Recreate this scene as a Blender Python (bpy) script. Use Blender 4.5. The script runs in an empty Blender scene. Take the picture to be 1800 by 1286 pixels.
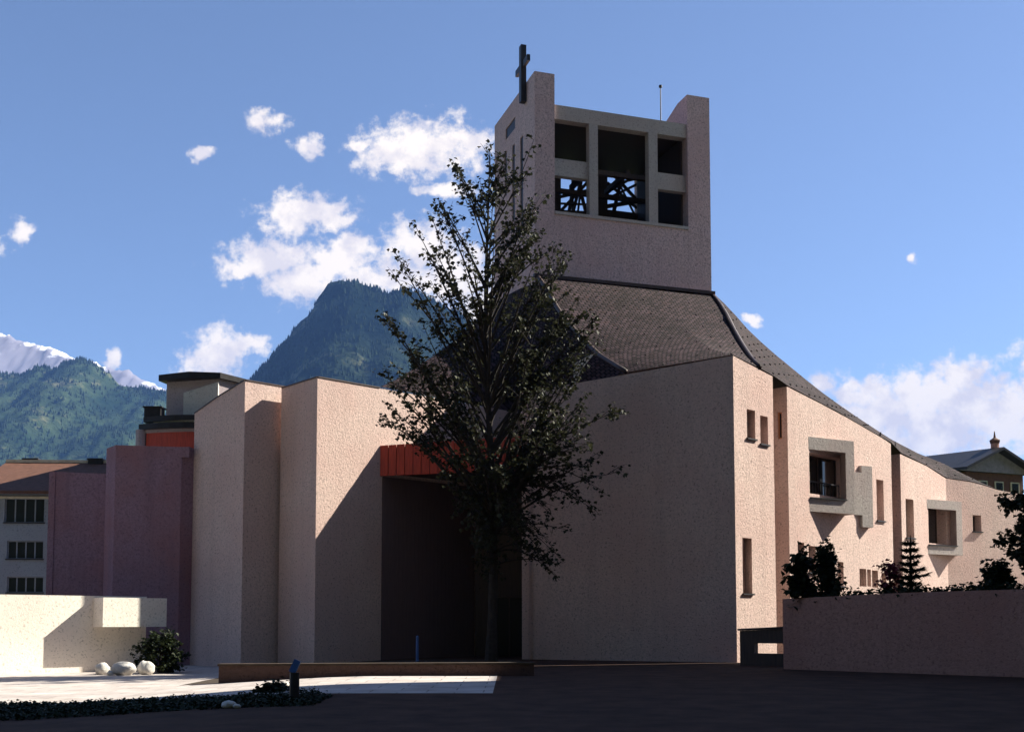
import bpy, math, random
from math import radians as R, sin, cos, pi, sqrt
from mathutils import Vector, noise, Matrix
random.seed(7)
S = bpy.context.scene
COL = S.collection
# ------------------------------------------------------------------ camera model
EYE = Vector((0, 0, 1.6)); PITCH = R(4.0); F = 2000.0; CU = 900.0; CV = 950.0
def ray(u, v):
    x = (u - CU) / F; y = -(v - CV) / F
    return Vector((x, cos(PITCH) - y * sin(PITCH), sin(PITCH) + y * cos(PITCH)))
def at(u, v, Y):
    d = ray(u, v); return EYE + d * (Y / d.y)
def plan(u, Y, v=1090):
    p = at(u, v, Y); return Vector((p.x, p.y))
def ground_at(u, v, z=0.0):
    d = ray(u, v); return EYE + d * ((z - EYE.z) / d.z)
SUN_AZ = R(20.5); SUN_EL = R(36.5)
SUN = Vector((cos(SUN_AZ) * cos(SUN_EL), sin(SUN_AZ) * cos(SUN_EL), sin(SUN_EL)))
cam = bpy.data.cameras.new('camera'); cam.sensor_width = 36; cam.lens = 40.0
cam.shift_y = (CV - 643.0) / 1800.0; cam.clip_start = 0.1; cam.clip_end = 30000
co = bpy.data.objects.new('camera', cam); COL.objects.link(co)
co.location = EYE; co.rotation_euler = (pi / 2 + PITCH, 0, 0); S.camera = co

# ------------------------------------------------------------------ materials
def mat(name):
    m = bpy.data.materials.new(name); m.use_nodes = True
    nt = m.node_tree; b = nt.nodes['Principled BSDF']; return m, nt, b
def N(nt, t, **kw):
    n = nt.nodes.new(t)
    for k, v in kw.items():
        if k in n.inputs.keys(): n.inputs[k].default_value = v
        else: setattr(n, k, v)
    return n
def ramp(nt, src, stops):
    r = nt.nodes.new('ShaderNodeValToRGB'); e = r.color_ramp.elements
    while len(e) < len(stops): e.new(0.5)
    for i, (p, c) in enumerate(stops):
        e[i].position = p; e[i].color = (*c, 1) if len(c) == 3 else c
    nt.links.new(src, r.inputs['Fac']); return r.outputs['Color']
def mixc(nt, fac, a, b, mode='MIX'):
    m = nt.nodes.new('ShaderNodeMix'); m.data_type = 'RGBA'; m.blend_type = mode
    for s, i in ((fac, 0), (a, 6), (b, 7)):
        if hasattr(s, 'is_linked'): nt.links.new(s, m.inputs[i])
        else: m.inputs[i].default_value = s if i == 0 else (*s, 1)
    return m.outputs[2]
def coord(nt, kind='Object'):
    return nt.nodes.new('ShaderNodeTexCoord').outputs[kind]
def worldpos(nt):
    return nt.nodes.new('ShaderNodeNewGeometry').outputs['Position']
def noisef(nt, vec, scale, detail=4, rough=0.6):
    n = N(nt, 'ShaderNodeTexNoise'); n.inputs['Scale'].default_value = scale
    n.inputs['Detail'].default_value = detail; n.inputs['Roughness'].default_value = rough
    nt.links.new(vec, n.inputs['Vector']); return n.outputs['Fac']
def bump(nt, b, h, strength, dist):
    k = N(nt, 'ShaderNodeBump'); k.inputs['Strength'].default_value = strength; k.inputs['Distance'].default_value = dist
    nt.links.new(h, k.inputs['Height']); nt.links.new(k.outputs['Normal'], b.inputs['Normal']); return k
def addm(nt, a, b, op='ADD', clamp=False):
    m = nt.nodes.new('ShaderNodeMath'); m.operation = op; m.use_clamp = clamp
    for s, i in ((a, 0), (b, 1)):
        if hasattr(s, 'is_linked'): nt.links.new(s, m.inputs[i])
        else: m.inputs[i].default_value = s
    return m.outputs[0]
def stucco(name, c, var=0.25, bs=0.8, streak=0.3, c2=None, sc=1.0, pits=.6):
    m, nt, b = mat(name); p = worldpos(nt)
    big = noisef(nt, p, 0.35, 3); mid = noisef(nt, p, 10.0 * sc, 5, .75); fine = noisef(nt, p, 30, 3, .7)
    dark = tuple(x * (1 - var) for x in c); lite = tuple(min(1, x * (1 + var * .5)) for x in c)
    col = ramp(nt, mid, [(.32, dark), (.5, c), (.72, lite)])
    col = mixc(nt, ramp(nt, big, [(.4, (0, 0, 0)), (.7, (1, 1, 1))]), col, c2 or tuple(x * y for x, y in zip(c, (.93, .86, .86))))
    # small dark pits of the rough-cast render
    pit = ramp(nt, noisef(nt, p, 13 * sc, 3, .6), [(.33, (1, 1, 1)), (.43, (0, 0, 0))])
    col = mixc(nt, addm(nt, pit, pits, 'MULTIPLY'), col, tuple(x * .38 for x in c))
    # rain streaks
    mp = N(nt, 'ShaderNodeMapping'); mp.inputs['Scale'].default_value = (2.2, 2.2, .12); nt.links.new(p, mp.inputs['Vector'])
    st = ramp(nt, noisef(nt, mp.outputs['Vector'], 1.0, 4, .6), [(.5, (0, 0, 0)), (.75, (1, 1, 1))])
    col = mixc(nt, addm(nt, st, streak, 'MULTIPLY'), col, tuple(x * .62 for x in c))
    nt.links.new(col, b.inputs['Base Color']); b.inputs['Roughness'].default_value = .95
    b.inputs['Specular IOR Level'].default_value = .1
    h = addm(nt, addm(nt, mid, 1.0, 'MULTIPLY'), addm(nt, fine, .5, 'MULTIPLY'))
    bump(nt, b, h, bs, .045); return m
def plain(name, c, rough=.7, metal=0, var=.25, scale=3, bs=.2, spec=.3):
    m, nt, b = mat(name); p = worldpos(nt)
    n = noisef(nt, p, scale, 5, .65)
    nt.links.new(ramp(nt, n, [(.3, tuple(x * (1 - var) for x in c)), (.7, tuple(x * (1 + var) for x in c))]), b.inputs['Base Color'])
    b.inputs['Roughness'].default_value = rough; b.inputs['Metallic'].default_value = metal
    b.inputs['Specular IOR Level'].default_value = spec
    if bs: bump(nt, b, noisef(nt, p, scale * 6, 4, .7), bs, .02)
    return m
def wood(name, c, var=.35):
    m, nt, b = mat(name); p = worldpos(nt)
    mp = N(nt, 'ShaderNodeMapping'); mp.inputs['Scale'].default_value = (7, 7, .5); nt.links.new(p, mp.inputs['Vector'])
    n = noisef(nt, mp.outputs['Vector'], 3, 6, .7)
    nt.links.new(ramp(nt, n, [(.3, tuple(x * (1 - var) for x in c)), (.7, tuple(x * (1 + var) for x in c))]), b.inputs['Base Color'])
    b.inputs['Roughness'].default_value = .6; bump(nt, b, n, .3, .01); return m
def tiles(name, c, row=.32, wid=.22):
    m, nt, b = mat(name)
    uv = nt.nodes.new('ShaderNodeUVMap').outputs['UV']
    br = nt.nodes.new('ShaderNodeTexBrick')
    br.inputs['Scale'].default_value = 1.0; br.inputs['Brick Width'].default_value = wid; br.inputs['Row Height'].default_value = row
    br.inputs['Mortar Size'].default_value = .04; br.inputs['Mortar Smooth'].default_value = .3; br.inputs['Bias'].default_value = 0
    br.inputs['Color1'].default_value = (*[x * .5 for x in c], 1); br.inputs['Color2'].default_value = (*[x * 1.55 for x in c], 1)
    br.inputs['Mortar'].default_value = (*[x * .18 for x in c], 1)
    nt.links.new(uv, br.inputs['Vector'])
    p = worldpos(nt)
    wth = ramp(nt, noisef(nt, p, .5, 5, .65), [(.35, (.62, .6, .58)), (.65, (1.15, 1.1, 1.1))])
    col = mixc(nt, 1.0, br.outputs['Color'], wth, 'MULTIPLY')
    red = ramp(nt, noisef(nt, p, 2.6, 2), [(.62, (0, 0, 0)), (.72, (1, 1, 1))])
    col = mixc(nt, addm(nt, red, .35, 'MULTIPLY'), col, (c[0] * 1.5, c[1] * .85, c[2] * .6))
    nt.links.new(col, b.inputs['Base Color']); b.inputs['Roughness'].default_value = .85; b.inputs['Specular IOR Level'].default_value = .12
    # overlapping courses: each row is a wedge
    sx = nt.nodes.new('ShaderNodeSeparateXYZ'); nt.links.new(uv, sx.inputs[0])
    fr = addm(nt, addm(nt, sx.outputs['Y'], 1 / row, 'MULTIPLY'), 1.0, 'FRACT')
    h = addm(nt, addm(nt, fr, 1.0, 'MULTIPLY'), addm(nt, br.outputs['Fac'], -1.0, 'MULTIPLY'))
    bump(nt, b, h, 1.0, .09); return m
def leafmat(name, c, c2, trans=.25):
    m, nt, b = mat(name); p = coord(nt)
    n = noisef(nt, p, 1.1, 3)
    oi = nt.nodes.new('ShaderNodeNewGeometry').outputs['Random Per Island']
    k = addm(nt, addm(nt, n, .5, 'MULTIPLY'), addm(nt, oi, .5, 'MULTIPLY'))
    col = ramp(nt, k, [(.25, c), (.75, c2)])
    nt.links.new(col, b.inputs['Base Color']); b.inputs['Roughness'].default_value = .55
    b.inputs['Specular IOR Level'].default_value = .12
    t = nt.nodes.new('ShaderNodeBsdfTranslucent'); nt.links.new(col, t.inputs['Color'])
    mx = nt.nodes.new('ShaderNodeMixShader'); mx.inputs[0].default_value = trans
    nt.links.new(b.outputs[0], mx.inputs[1]); nt.links.new(t.outputs[0], mx.inputs[2])
    nt.links.new(mx.outputs[0], nt.nodes['Material Output'].inputs['Surface']); return m
M = {}
M['stucco'] = stucco('roughcast_plaster', (.65, .495, .445), var=.32, sc=1.15, pits=.72)
M['stucco_mauve'] = stucco('mauve_plaster', (.29, .185, .235), var=.35, c2=(.29, .15, .165), streak=.5)
M['stucco_white'] = stucco('white_plaster', (.80, .74, .66), var=.1, bs=.3, streak=.08)
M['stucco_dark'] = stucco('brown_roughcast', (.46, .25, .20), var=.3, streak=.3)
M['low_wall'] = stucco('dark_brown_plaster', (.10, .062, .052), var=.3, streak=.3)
M['concrete'] = stucco('grey_concrete', (.47, .43, .41), var=.22, bs=.7)
M['tower'] = stucco('tower_roughcast', (.64, .48, .48), var=.5, bs=1.0, sc=.95, pits=.8)
M['tiles'] = tiles('shingle_tiles', (.055, .036, .042), row=.32, wid=.24)
M['snow_guard'] = plain('snow_guard_metal', (.035, .028, .03), .6)
M['flash'] = plain('brown_flashing', (.05, .03, .028), .5)
M['dark_metal'] = plain('dark_metal', (.035, .032, .035), .45, .4)
M['wood_red'] = wood('red_brown_boards', (.48, .062, .036))
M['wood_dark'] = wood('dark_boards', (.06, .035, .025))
M['recess_shade'] = wood('recess_shade_boards', (.13, .085, .085), var=.15)  # shade of the entrance recess put into the board colour
M['wood_orange'] = wood('orange_timber', (.42, .17, .06))
M['door_glass'] = plain('door_glass', (.012, .011, .011), .35, 0, .1, 1, 0, .25)
M['glass'] = plain('window_glass', (.02, .02, .022), .08, 0, .1, 1, 0, .6)
M['cream'] = plain('cream_paint', (.6, .55, .42), .8)
M['bark'] = plain('bark', (.034, .026, .021), .9, 0, .45, 6, .8)
M['leaf'] = leafmat('maple_leaf', (.014, .017, .009), (.06, .062, .034), .2)
M['leaf_shrub'] = leafmat('shrub_leaf', (.012, .018, .009), (.032, .042, .018))
M['needle'] = leafmat('needle', (.008, .015, .008), (.02, .032, .016), .08)
M['leaf_red'] = leafmat('red_leaf', (.10, .02, .03), (.22, .05, .07))
M['stone'] = plain('pale_boulder', (.55, .52, .48), .9, 0, .25, 5, .7)
M['blue'] = plain('blue_enamel', (.05, .13, .36), .35, 0, .12, 3, 0, .5)
M['rust'] = plain('rust_brown_tiles', (.13, .06, .04), .8, 0, .3, 4, .6)
M['house_white'] = stucco('pale_blue_render', (.30, .34, .40), var=.1, bs=.2, streak=.1)
M['grey_render'] = stucco('grey_render', (.42, .36, .38), var=.12, bs=.3, streak=.12)
M['pale_render'] = stucco('pale_render', (.62, .61, .56), var=.1, bs=.3, streak=.1)
M['fascia_pale'] = plain('pale_boarding', (.24, .21, .25), .7)
M['soil'] = plain('soil', (.05, .035, .025), 1, 0, .4, 3, .8)

# ------------------------------------------------------------------ mesh building
WPOS = {}
def tag(o, label=None, cat=None, group=None, kind=None):
    if label: o['label'] = label
    if cat: o['category'] = cat
    if group: o['group'] = group
    if kind: o['kind'] = kind
    return o
def thing(name, loc, label, cat, group=None, kind=None):
    o = bpy.data.objects.new(name, None); COL.objects.link(o); o.location = loc
    o.empty_display_size = .3; WPOS[o.name] = Vector(loc)
    return tag(o, label, cat, group, kind)
class MB:
    def __init__(s): s.v = []; s.f = []; s.m = []; s.uv = {}; s.sm = False
    def vert(s, p): s.v.append(Vector(p)); return len(s.v) - 1
    def face(s, pts, mi=0, uv=None):
        ids = [s.vert(p) for p in pts]; s.f.append(ids); s.m.append(mi)
        if uv: s.uv[len(s.f) - 1] = uv
    def quad(s, a, b, c, d, mi=0, uv=None): s.face((a, b, c, d), mi, uv)
    def prism(s, pts, z0, z1, mi=0):
        """vertical prism over plan points (ccw from above); z0/z1 numbers or lists"""
        n = len(pts); ar = sum(pts[i][0] * pts[(i + 1) % n][1] - pts[(i + 1) % n][0] * pts[i][1] for i in range(n))
        za = z0 if isinstance(z0, (list, tuple)) else [z0] * n
        zb = z1 if isinstance(z1, (list, tuple)) else [z1] * n
        idx = list(range(n))
        if ar < 0: idx.reverse()
        lo = [(pts[i][0], pts[i][1], za[i]) for i in idx]; hi = [(pts[i][0], pts[i][1], zb[i]) for i in idx]
        s.face(hi, mi); s.face(lo[::-1], mi)
        for i in range(n):
            j = (i + 1) % n; s.quad(lo[i], lo[j], hi[j], hi[i], mi)
    def box(s, c, size, mi=0, rz=0, m3=None):
        c = Vector(c); hx, hy, hz = [q / 2 for q in size]
        m = m3 or Matrix.Rotation(rz, 3, 'Z')
        P = [c + m @ Vector((x * hx, y * hy, z * hz)) for z in (-1, 1) for y in (-1, 1) for x in (-1, 1)]
        for q in ((0, 2, 3, 1), (4, 5, 7, 6), (0, 1, 5, 4), (2, 6, 7, 3), (0, 4, 6, 2), (1, 3, 7, 5)):
            s.quad(*[P[i] for i in q], mi)
    def bar(s, a, b, w, h, up=(0, 0, 1), mi=0):
        a = Vector(a); b = Vector(b); d = (b - a); L = d.length; d.normalize()
        x = d.cross(Vector(up))
        if x.length < 1e-4: x = d.cross(Vector((1, 0, 0)))
        x.normalize(); y = x.cross(d)
        s.box((a + b) / 2, (L, w, h), mi, m3=Matrix((d, x, y)).transposed())
    def tube(s, path, radii, n=7, mi=0, cap=True):
        rings = []; prev = None
        for i, p in enumerate(path):
            p = Vector(p)
            t = (Vector(path[min(i + 1, len(path) - 1)]) - Vector(path[max(i - 1, 0)])).normalized()
            x = t.cross(Vector((0.13, 1, .07))) if prev is None else (prev - t * prev.dot(t))
            x.normalize(); prev = x; y = t.cross(x)
            rings.append([s.vert(p + (x * cos(2 * pi * k / n) + y * sin(2 * pi * k / n)) * radii[i]) for k in range(n)])
        for a, b in zip(rings, rings[1:]):
            for k in range(n):
                s.f.append([a[k], a[(k + 1) % n], b[(k + 1) % n], b[k]]); s.m.append(mi)
        if cap:
            s.f.append(rings[0][::-1]); s.m.append(mi); s.f.append(rings[-1]); s.m.append(mi)
    def build(s, name, mats, parent=None, smooth=False, origin=None):
        if not isinstance(mats, (list, tuple)): mats = [mats]
        me = bpy.data.meshes.new(name)
        if origin is None:
            lo = Vector([min(p[i] for p in s.v) for i in range(3)]); hi = Vector([max(p[i] for p in s.v) for i in range(3)])
            origin = Vector(((lo.x + hi.x) / 2, (lo.y + hi.y) / 2, lo.z))
        me.from_pydata([p - origin for p in s.v], [], s.f)
        for m in mats: me.materials.append(m)
        me.polygons.foreach_set('material_index', s.m)
        if s.uv:
            ul = me.uv_layers.new(name='UVMap')
            for fi, uv in s.uv.items():
                for li, q in zip(me.polygons[fi].loop_indices, uv): ul.data[li].uv = q
        if smooth: me.polygons.foreach_set('use_smooth', [True] * len(me.polygons))
        me.update()
        o = bpy.data.objects.new(name, me); COL.objects.link(o)
        if parent is not None:
            o.parent = parent; o.location = Vector(origin) - WPOS[parent.name]
        else: o.location = origin
        WPOS[o.name] = Vector(origin); return o

class Wall:
    """vertical plane from plan point a (left seen from outside) to b (right)"""
    def __init__(s, a, b):
        s.a = Vector(a[:2]); s.b = Vector(b[:2]); s.d = (s.b - s.a); s.L = s.d.length; s.d.normalize()
        s.n = Vector((s.d.y, -s.d.x))
    def hit(s, u, v):
        d = ray(u, v); e = Vector((EYE.x, EYE.y))
        den = d.x * s.n.x + d.y * s.n.y
        t = (s.a - e).dot(s.n) / den; p = EYE + d * t
        return (Vector((p.x, p.y)) - s.a).dot(s.d), p.z
    def pt(s, q, off=0.0): return s.a + s.d * q + s.n * off
    def p3(s, q, z, off=0.0):
        p = s.pt(q, off); return Vector((p.x, p.y, z))
    def px(s, u, v, off=0.0):
        q, z = s.hit(u, v); return s.p3(q, z, off)
    def s_at(s, u, v=1090): return s.hit(u, v)[0]
def extend(a, d, t): return Vector(a) + Vector(d) * t
def solve_u(a, d, u, v=1090):
    """distance t along plan ray a + t d where it meets image column u"""
    w = Wall(a, Vector(a) + Vector(d)); return w.s_at(u, v)
def topz(tops, s):
    for (s0, z0), (s1, z1) in zip(tops, tops[1:]):
        if s0 <= s <= s1 + 1e-6: return z0 + (z1 - z0) * (s - s0) / max(1e-6, s1 - s0)
    return tops[0][1] if s < tops[0][0] else tops[-1][1]
def panel(mb, W, tops, zb, th, holes=(), m0=0.0, m1=0.0, cap0=False, cap1=False, mi=0):
    L = W.L; tops = [(max(0, min(L, s)), z) for s, z in tops]
    if tops[0][0] > 0: tops = [(0, tops[0][1])] + tops
    if tops[-1][0] < L: tops = tops + [(L, tops[-1][1])]
    cuts = sorted(set([round(q, 4) for q in [0, L] + [t[0] for t in tops] + [h for H in holes for h in H[:2]]]))
    cuts = [c for i, c in enumerate(cuts) if i == 0 or c - cuts[i - 1] > 1e-3]
    bs = lambda s: m0 + s * (L - m0 - m1) / L      # back position when mitred
    for s0, s1 in zip(cuts, cuts[1:]):
        mid = (s0 + s1) / 2; iv = [(zb, None)]
        hs = sorted([(h[2], h[3]) for h in holes if h[0] < mid < h[1]])
        z = zb; segs = []
        for a, b in hs: segs.append((z, a)); z = b
        segs.append((z, None))
        for a, b in segs:
            t0 = topz(tops, s0) if b is None else b; t1 = topz(tops, s1) if b is None else b
            if min(t0, t1) <= a + 1e-4: continue
            mb.quad(W.p3(s0, a), W.p3(s1, a), W.p3(s1, t1), W.p3(s0, t0), mi)
            mb.quad(W.p3(bs(s1), a, -th), W.p3(bs(s0), a, -th), W.p3(bs(s0), t0, -th), W.p3(bs(s1), t1, -th), mi)
            if b is None: mb.quad(W.p3(s0, t0), W.p3(s1, t1), W.p3(bs(s1), t1, -th), W.p3(bs(s0), t0, -th), mi)
    for h in holes:
        s0, s1, z0, z1 = h[:4]; f0, f1 = W.p3, W.p3
        mb.quad(W.p3(s0, z0), W.p3(s0, z1), W.p3(bs(s0), z1, -th), W.p3(bs(s0), z0, -th), mi)
        mb.quad(W.p3(s1, z1), W.p3(s1, z0), W.p3(bs(s1), z0, -th), W.p3(bs(s1), z1, -th), mi)
        mb.quad(W.p3(s0, z0), W.p3(bs(s0), z0, -th), W.p3(bs(s1), z0, -th), W.p3(s1, z0), mi)
        mb.quad(W.p3(s0, z1), W.p3(s1, z1), W.p3(bs(s1), z1, -th), W.p3(bs(s0), z1, -th), mi)
    if cap0: mb.quad(W.p3(0, zb), W.p3(0, topz(tops, 0)), W.p3(bs(0), topz(tops, 0), -th), W.p3(bs(0), zb, -th), mi)
    if cap1: mb.quad(W.p3(L, topz(tops, L)), W.p3(L, zb), W.p3(bs(L), zb, -th), W.p3(bs(L), topz(tops, L), -th), mi)
def hole(W, u0, u1, v0, v1):
    """opening from its picture corners: left/right columns and top/bottom rows (rows read at the middle)"""
    um = (u0 + u1) / 2; vm = (v0 + v1) / 2
    return (W.hit(u0, vm)[0], W.hit(u1, vm)[0], W.hit(um, v1)[1], W.hit(um, v0)[1])
def window(W, h, parent, depth=.42, pane='glass', sill=True, name='window', frame='wood_dark', mull=0):
    s0, s1, z0, z1 = h[:4]; g = .004; fw = .05
    fr = MB()
    def fbox(a, b, c, d, o0, o1):
        fr.prism([W.pt(a, o0), W.pt(b, o0), W.pt(b, o1), W.pt(a, o1)], c, d)
    o0, o1 = -depth, -depth + .05
    fbox(s0 + g, s0 + fw, z0 + g, z1 - g, o0, o1); fbox(s1 - fw, s1 - g, z0 + g, z1 - g, o0, o1)
    fbox(s0 + fw, s1 - fw, z0 + g, z0 + fw, o0, o1); fbox(s0 + fw, s1 - fw, z1 - fw, z1 - g, o0, o1)
    for k in range(mull):
        q = s0 + (s1 - s0) * (k + 1) / (mull + 1); fbox(q - .03, q + .03, z0 + fw, z1 - fw, o0, o1)
    w = fr.build(name, M[frame], parent)
    p = MB(); p.prism([W.pt(s0 + fw * .8, o0 + .005), W.pt(s1 - fw * .8, o0 + .005), W.pt(s1 - fw * .8, o0 + .02), W.pt(s0 + fw * .8, o0 + .02)], z0 + fw * .8, z1 - fw * .8)
    p.build('pane', M[pane], w)
    if sill:
        b = MB(); b.prism([W.pt(s0 - .05, -.1), W.pt(s1 + .05, -.1), W.pt(s1 + .05, .07), W.pt(s0 - .05, .07)], z0 - .045, z0 + .012)
        b.build('sill', M['dark_metal'], w)
    return w

# ------------------------------------------------------------------ plan of the church
wd = Vector((cos(R(45)), sin(R(45)))); ld = Vector((-wd.x, wd.y))     # sunlit walls / shaded fin fronts
ZB = -0.8
F0 = plan(553, 42.7); FA_l = extend(F0, ld, solve_u(F0, ld, 489))
GA = extend(FA_l, ld, .28); FBc = extend(GA, wd, solve_u(GA, wd, 424)); GE = extend(GA, wd, 2.6); t_ = solve_u(FBc, ld, 335); FB_l = extend(FBc, ld, t_)
BXr = plan(1294.8, 41.0); bd = Vector((-cos(R(25)), sin(R(25)))); BXl = extend(BXr, bd, solve_u(BXr, bd, 917.5))
rd = Vector((cos(R(22)), -sin(R(22))))
BS1 = extend(BXr, wd, solve_u(BXr, wd, 1365)); W1a = extend(BXr, wd, solve_u(BXr, wd, 1390))
W1b = extend(BXr, wd, solve_u(BXr, wd, 1573)); W2a = extend(BXr, wd, solve_u(BXr, wd, 1589))
W2b = extend(BXr, wd, solve_u(BXr, wd, 1669)); gd = Vector((cos(R(27)), sin(R(27)))); W3b = extend(W2b, gd, 11)
church = thing('church', (2, 50, 0), 'modern angular pale plaster church with a square belfry tower and sweeping shingled roof', 'church')
TH = .55
# --- entrance block (front and sunlit side)
Wbf = Wall(BXl, BXr); zt = Wbf.hit(917.5, 690)[1]; ztr = Wbf.hit(1287.5, 625)[1]
mb = MB(); panel(mb, Wbf, [(0, zt), (Wbf.L, ztr)], ZB, TH, m1=TH, cap0=True)
mb.build('front_wall', M['stucco'], church)
Wbs = Wall(BXr, BS1)
hs = [hole(Wbs, 1313, 1327.5, 720, 771), hole(Wbs, 1336.5, 1350, 731, 781), hole(Wbs, 1305.5, 1322, 945, 1043)]
tops = [(0, ztr), Wbs.hit(1360, 662)]; tops[1] = (Wbs.L, tops[1][1])
mb = MB(); panel(mb, Wbs, tops, ZB, TH, hs, m0=TH, cap1=True)
mb.build('side_wall', M['stucco'], church)
for h in hs: window(Wbs, h, church)
zBS1 = tops[1][1]
# left flank of the block and back of the entrance recess
Wbl = Wall(extend(BXl, wd, 6), BXl)
mb = MB(); panel(mb, Wbl, [(0, zt), (Wbl.L, zt)], ZB, .4); mb.build('flank_wall', M['stucco'], church)
# --- return + wing walls
Wr1 = Wall(extend(W1a, ld, 2.2), W1a); zW1 = Wall(W1a, W1b).hit(1386, 680)[1]
hr = hole(Wr1, 1367, 1374.5, 724, 771)
mb = MB(); panel(mb, Wr1, [(0, zW1), (Wr1.L, zW1)], ZB, .3, [hr], m1=.02); mb.build('return_wall', M['stucco'], church)
window(Wr1, hr, church, depth=.1, pane='glass', sill=False, frame='wood_orange')
Ww1 = Wall(W1a, W1b)
t1 = [(0, zW1)] + [Ww1.hit(u, v) for u, v in ((1442, 709), (1489, 734), (1551, 770))] + [(Ww1.L, Ww1.hit(1568, 780)[1])]
h1 = [hole(Ww1, 1402.5, 1414, 953, 1003), hole(Ww1, 1421.5, 1434, 959, 1006), hole(Ww1, 1472.5, 1483, 987, 1030),
      hole(Ww1, 1541, 1553.5, 843, 915), hole(Ww1, 1511, 1523, 999, 1030), hole(Ww1, 1524.5, 1531, 1000.5, 1030), hole(Ww1, 1533, 1543.5, 1002, 1032), hole(Ww1, 1549.5, 1558.5, 1008, 1033)]
zl0 = Ww1.hit(1460, 802)[1]; zl1 = Ww1.hit(1460, 872)[1]
hl = (Ww1.s_at(1423, 840), Ww1.s_at(1487, 840), zl1, zl0)
mb = MB(); panel(mb, Ww1, t1, ZB, TH, h1 + [hl], m0=.32); mb.build('wing_wall', M['stucco'], church)
for i, h in enumerate(h1): window(Ww1, h, church, sill=(i < 4))
zW1b = t1[-1][1]
Wr2 = Wall(extend(W2a, ld, 2.0), W2a); Ww2 = Wall(W2a, W2b); zW2 = Ww2.hit(1584, 798)[1]
mb = MB(); panel(mb, Wr2, [(0, zW2), (Wr2.L, zW2)], ZB, .25, m1=.02); mb.build('return_wall', M['stucco'], church)
t2 = [(0, zW2), Ww2.hit(1629, 819), (Ww2.L, Ww2.hit(1665, 841)[1])]
h2 = [hole(Ww2, 1592.5, 1606.5, 877, 945)]
zm0 = Ww2.hit(1655, 891)[1]; zm1 = Ww2.hit(1655, 956)[1]
hm = (Ww2.s_at(1632, 920), min(Ww2.L - .08, Ww2.s_at(1664, 920)), zm1, zm0)
mb = MB(); panel(mb, Ww2, t2, ZB, TH, h2 + [hm], m0=.27); mb.build('wing_wall', M['stucco'], church)
window(Ww2, h2[0], church)
Ww3 = Wall(W2b, W3b)
t3 = [(0, t2[-1][1]), Ww3.hit(1707, 847), Ww3.hit(1730, 853), Ww3.hit(1755, 861), (Ww3.L, Ww3.hit(1800, 884)[1])]
h3 = [hole(Ww3, 1710, 1725, 905, 934)]
mb = MB(); panel(mb, Ww3, t3, ZB, TH, h3); mb.build('wing_wall', M['stucco'], church)
window(Ww3, h3[0], church)
for a_, b_, z_ in ((BS1, W1a, zW1), (W1b, W2a, zW2)):
    Wk = Wall(extend(a_, ld, 1.5), extend(b_, ld, 1.5)); mb = MB(); panel(mb, Wk, [(0, z_), (Wk.L, z_)], ZB, .2); mb.build('slot_wall', M['stucco'], church)
# --- wedge-shaped loggias standing out of the sunlit wing wall
def loggia(W, sL, sP, sR, b, z_top0, z_top1, z_bot1, z_bot0, jamb, h, shutter):
    """plan triangle: L on the wall, P standing out by b, R on the wall again"""
    L, P, Rr = W.pt(sL, .003), W.pt(sP, b), W.pt(sR, .003)
    top = MB(); top.prism([L, P, Rr], z_top1, z_top0)
    lg = top.build('loggia', M['concrete'], church)
    bt = MB(); bt.prism([L, P, Rr], z_bot0, z_bot1); bt.build('floor_slab', M['concrete'], lg)
    d = (P - L).normalized(); q = P - d * jamb
    j = MB(); j.prism([q, P, Rr, Rr - W.d * min(.3, (sR - sP) * .5 + .15)], z_bot1, z_top1); j.build('side_cheek', M['concrete'], lg)
    sl = MB(); n = Vector((d.y, -d.x))
    a0 = L + d * .05; a1 = q
    sl.prism([a0 + n * .05, a1 + n * .05, a1 - n * .1, a0 - n * .1], z_bot1 + .002, z_bot1 + .05); sl.build('sill', M['dark_metal'], lg)
    window(W, h, lg, depth=.5, sill=False, name='window', mull=1) if not shutter else None
    return lg
sL = Ww1.s_at(1422, 835); zt0 = Ww1.hit(1422, 767)[1]
lg1 = loggia(Ww1, sL, sL + 2.42, sL + 2.75, .66, zt0, Ww1.hit(1422, 789)[1], Ww1.hit(1422, 875)[1], Ww1.hit(1422, 898)[1], .48, hl, False)
# railing, and a cream panel painted in for the sunlit inner parapet
mb = MB(); a = Ww1.pt(hl[0] + .25, -.28); b_ = Ww1.pt(hl[1] - .1, -.28)
for k in range(12):
    p = a.lerp(b_, k / 11); mb.box((p.x, p.y, zl1 + .28), (.03, .03, .5))
mb.bar((a.x, a.y, zl1 + .55), (b_.x, b_.y, zl1 + .55), .05, .05); mb.build('railing', M['dark_metal'], lg1)
mb = MB(); mb.prism([Ww1.pt(hl[0] + .05, -.34), Ww1.pt(hl[0] + .62, -.34), Ww1.pt(hl[0] + .62, -.40), Ww1.pt(hl[0] + .05, -.40)], Ww1.hit(1440, 858)[1], Ww1.hit(1440, 828)[1])
mb.build('sunlit_panel', M['cream'], lg1)
sM = Ww2.s_at(1630, 920)
lg2 = loggia(Ww2, sM, sM + 2.35, sM + 2.6, .60, Ww2.hit(1631, 877)[1], Ww2.hit(1631, 893)[1], Ww2.hit(1631, 958)[1], Ww2.hit(1631, 973)[1], .4, hm, False)
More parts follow.
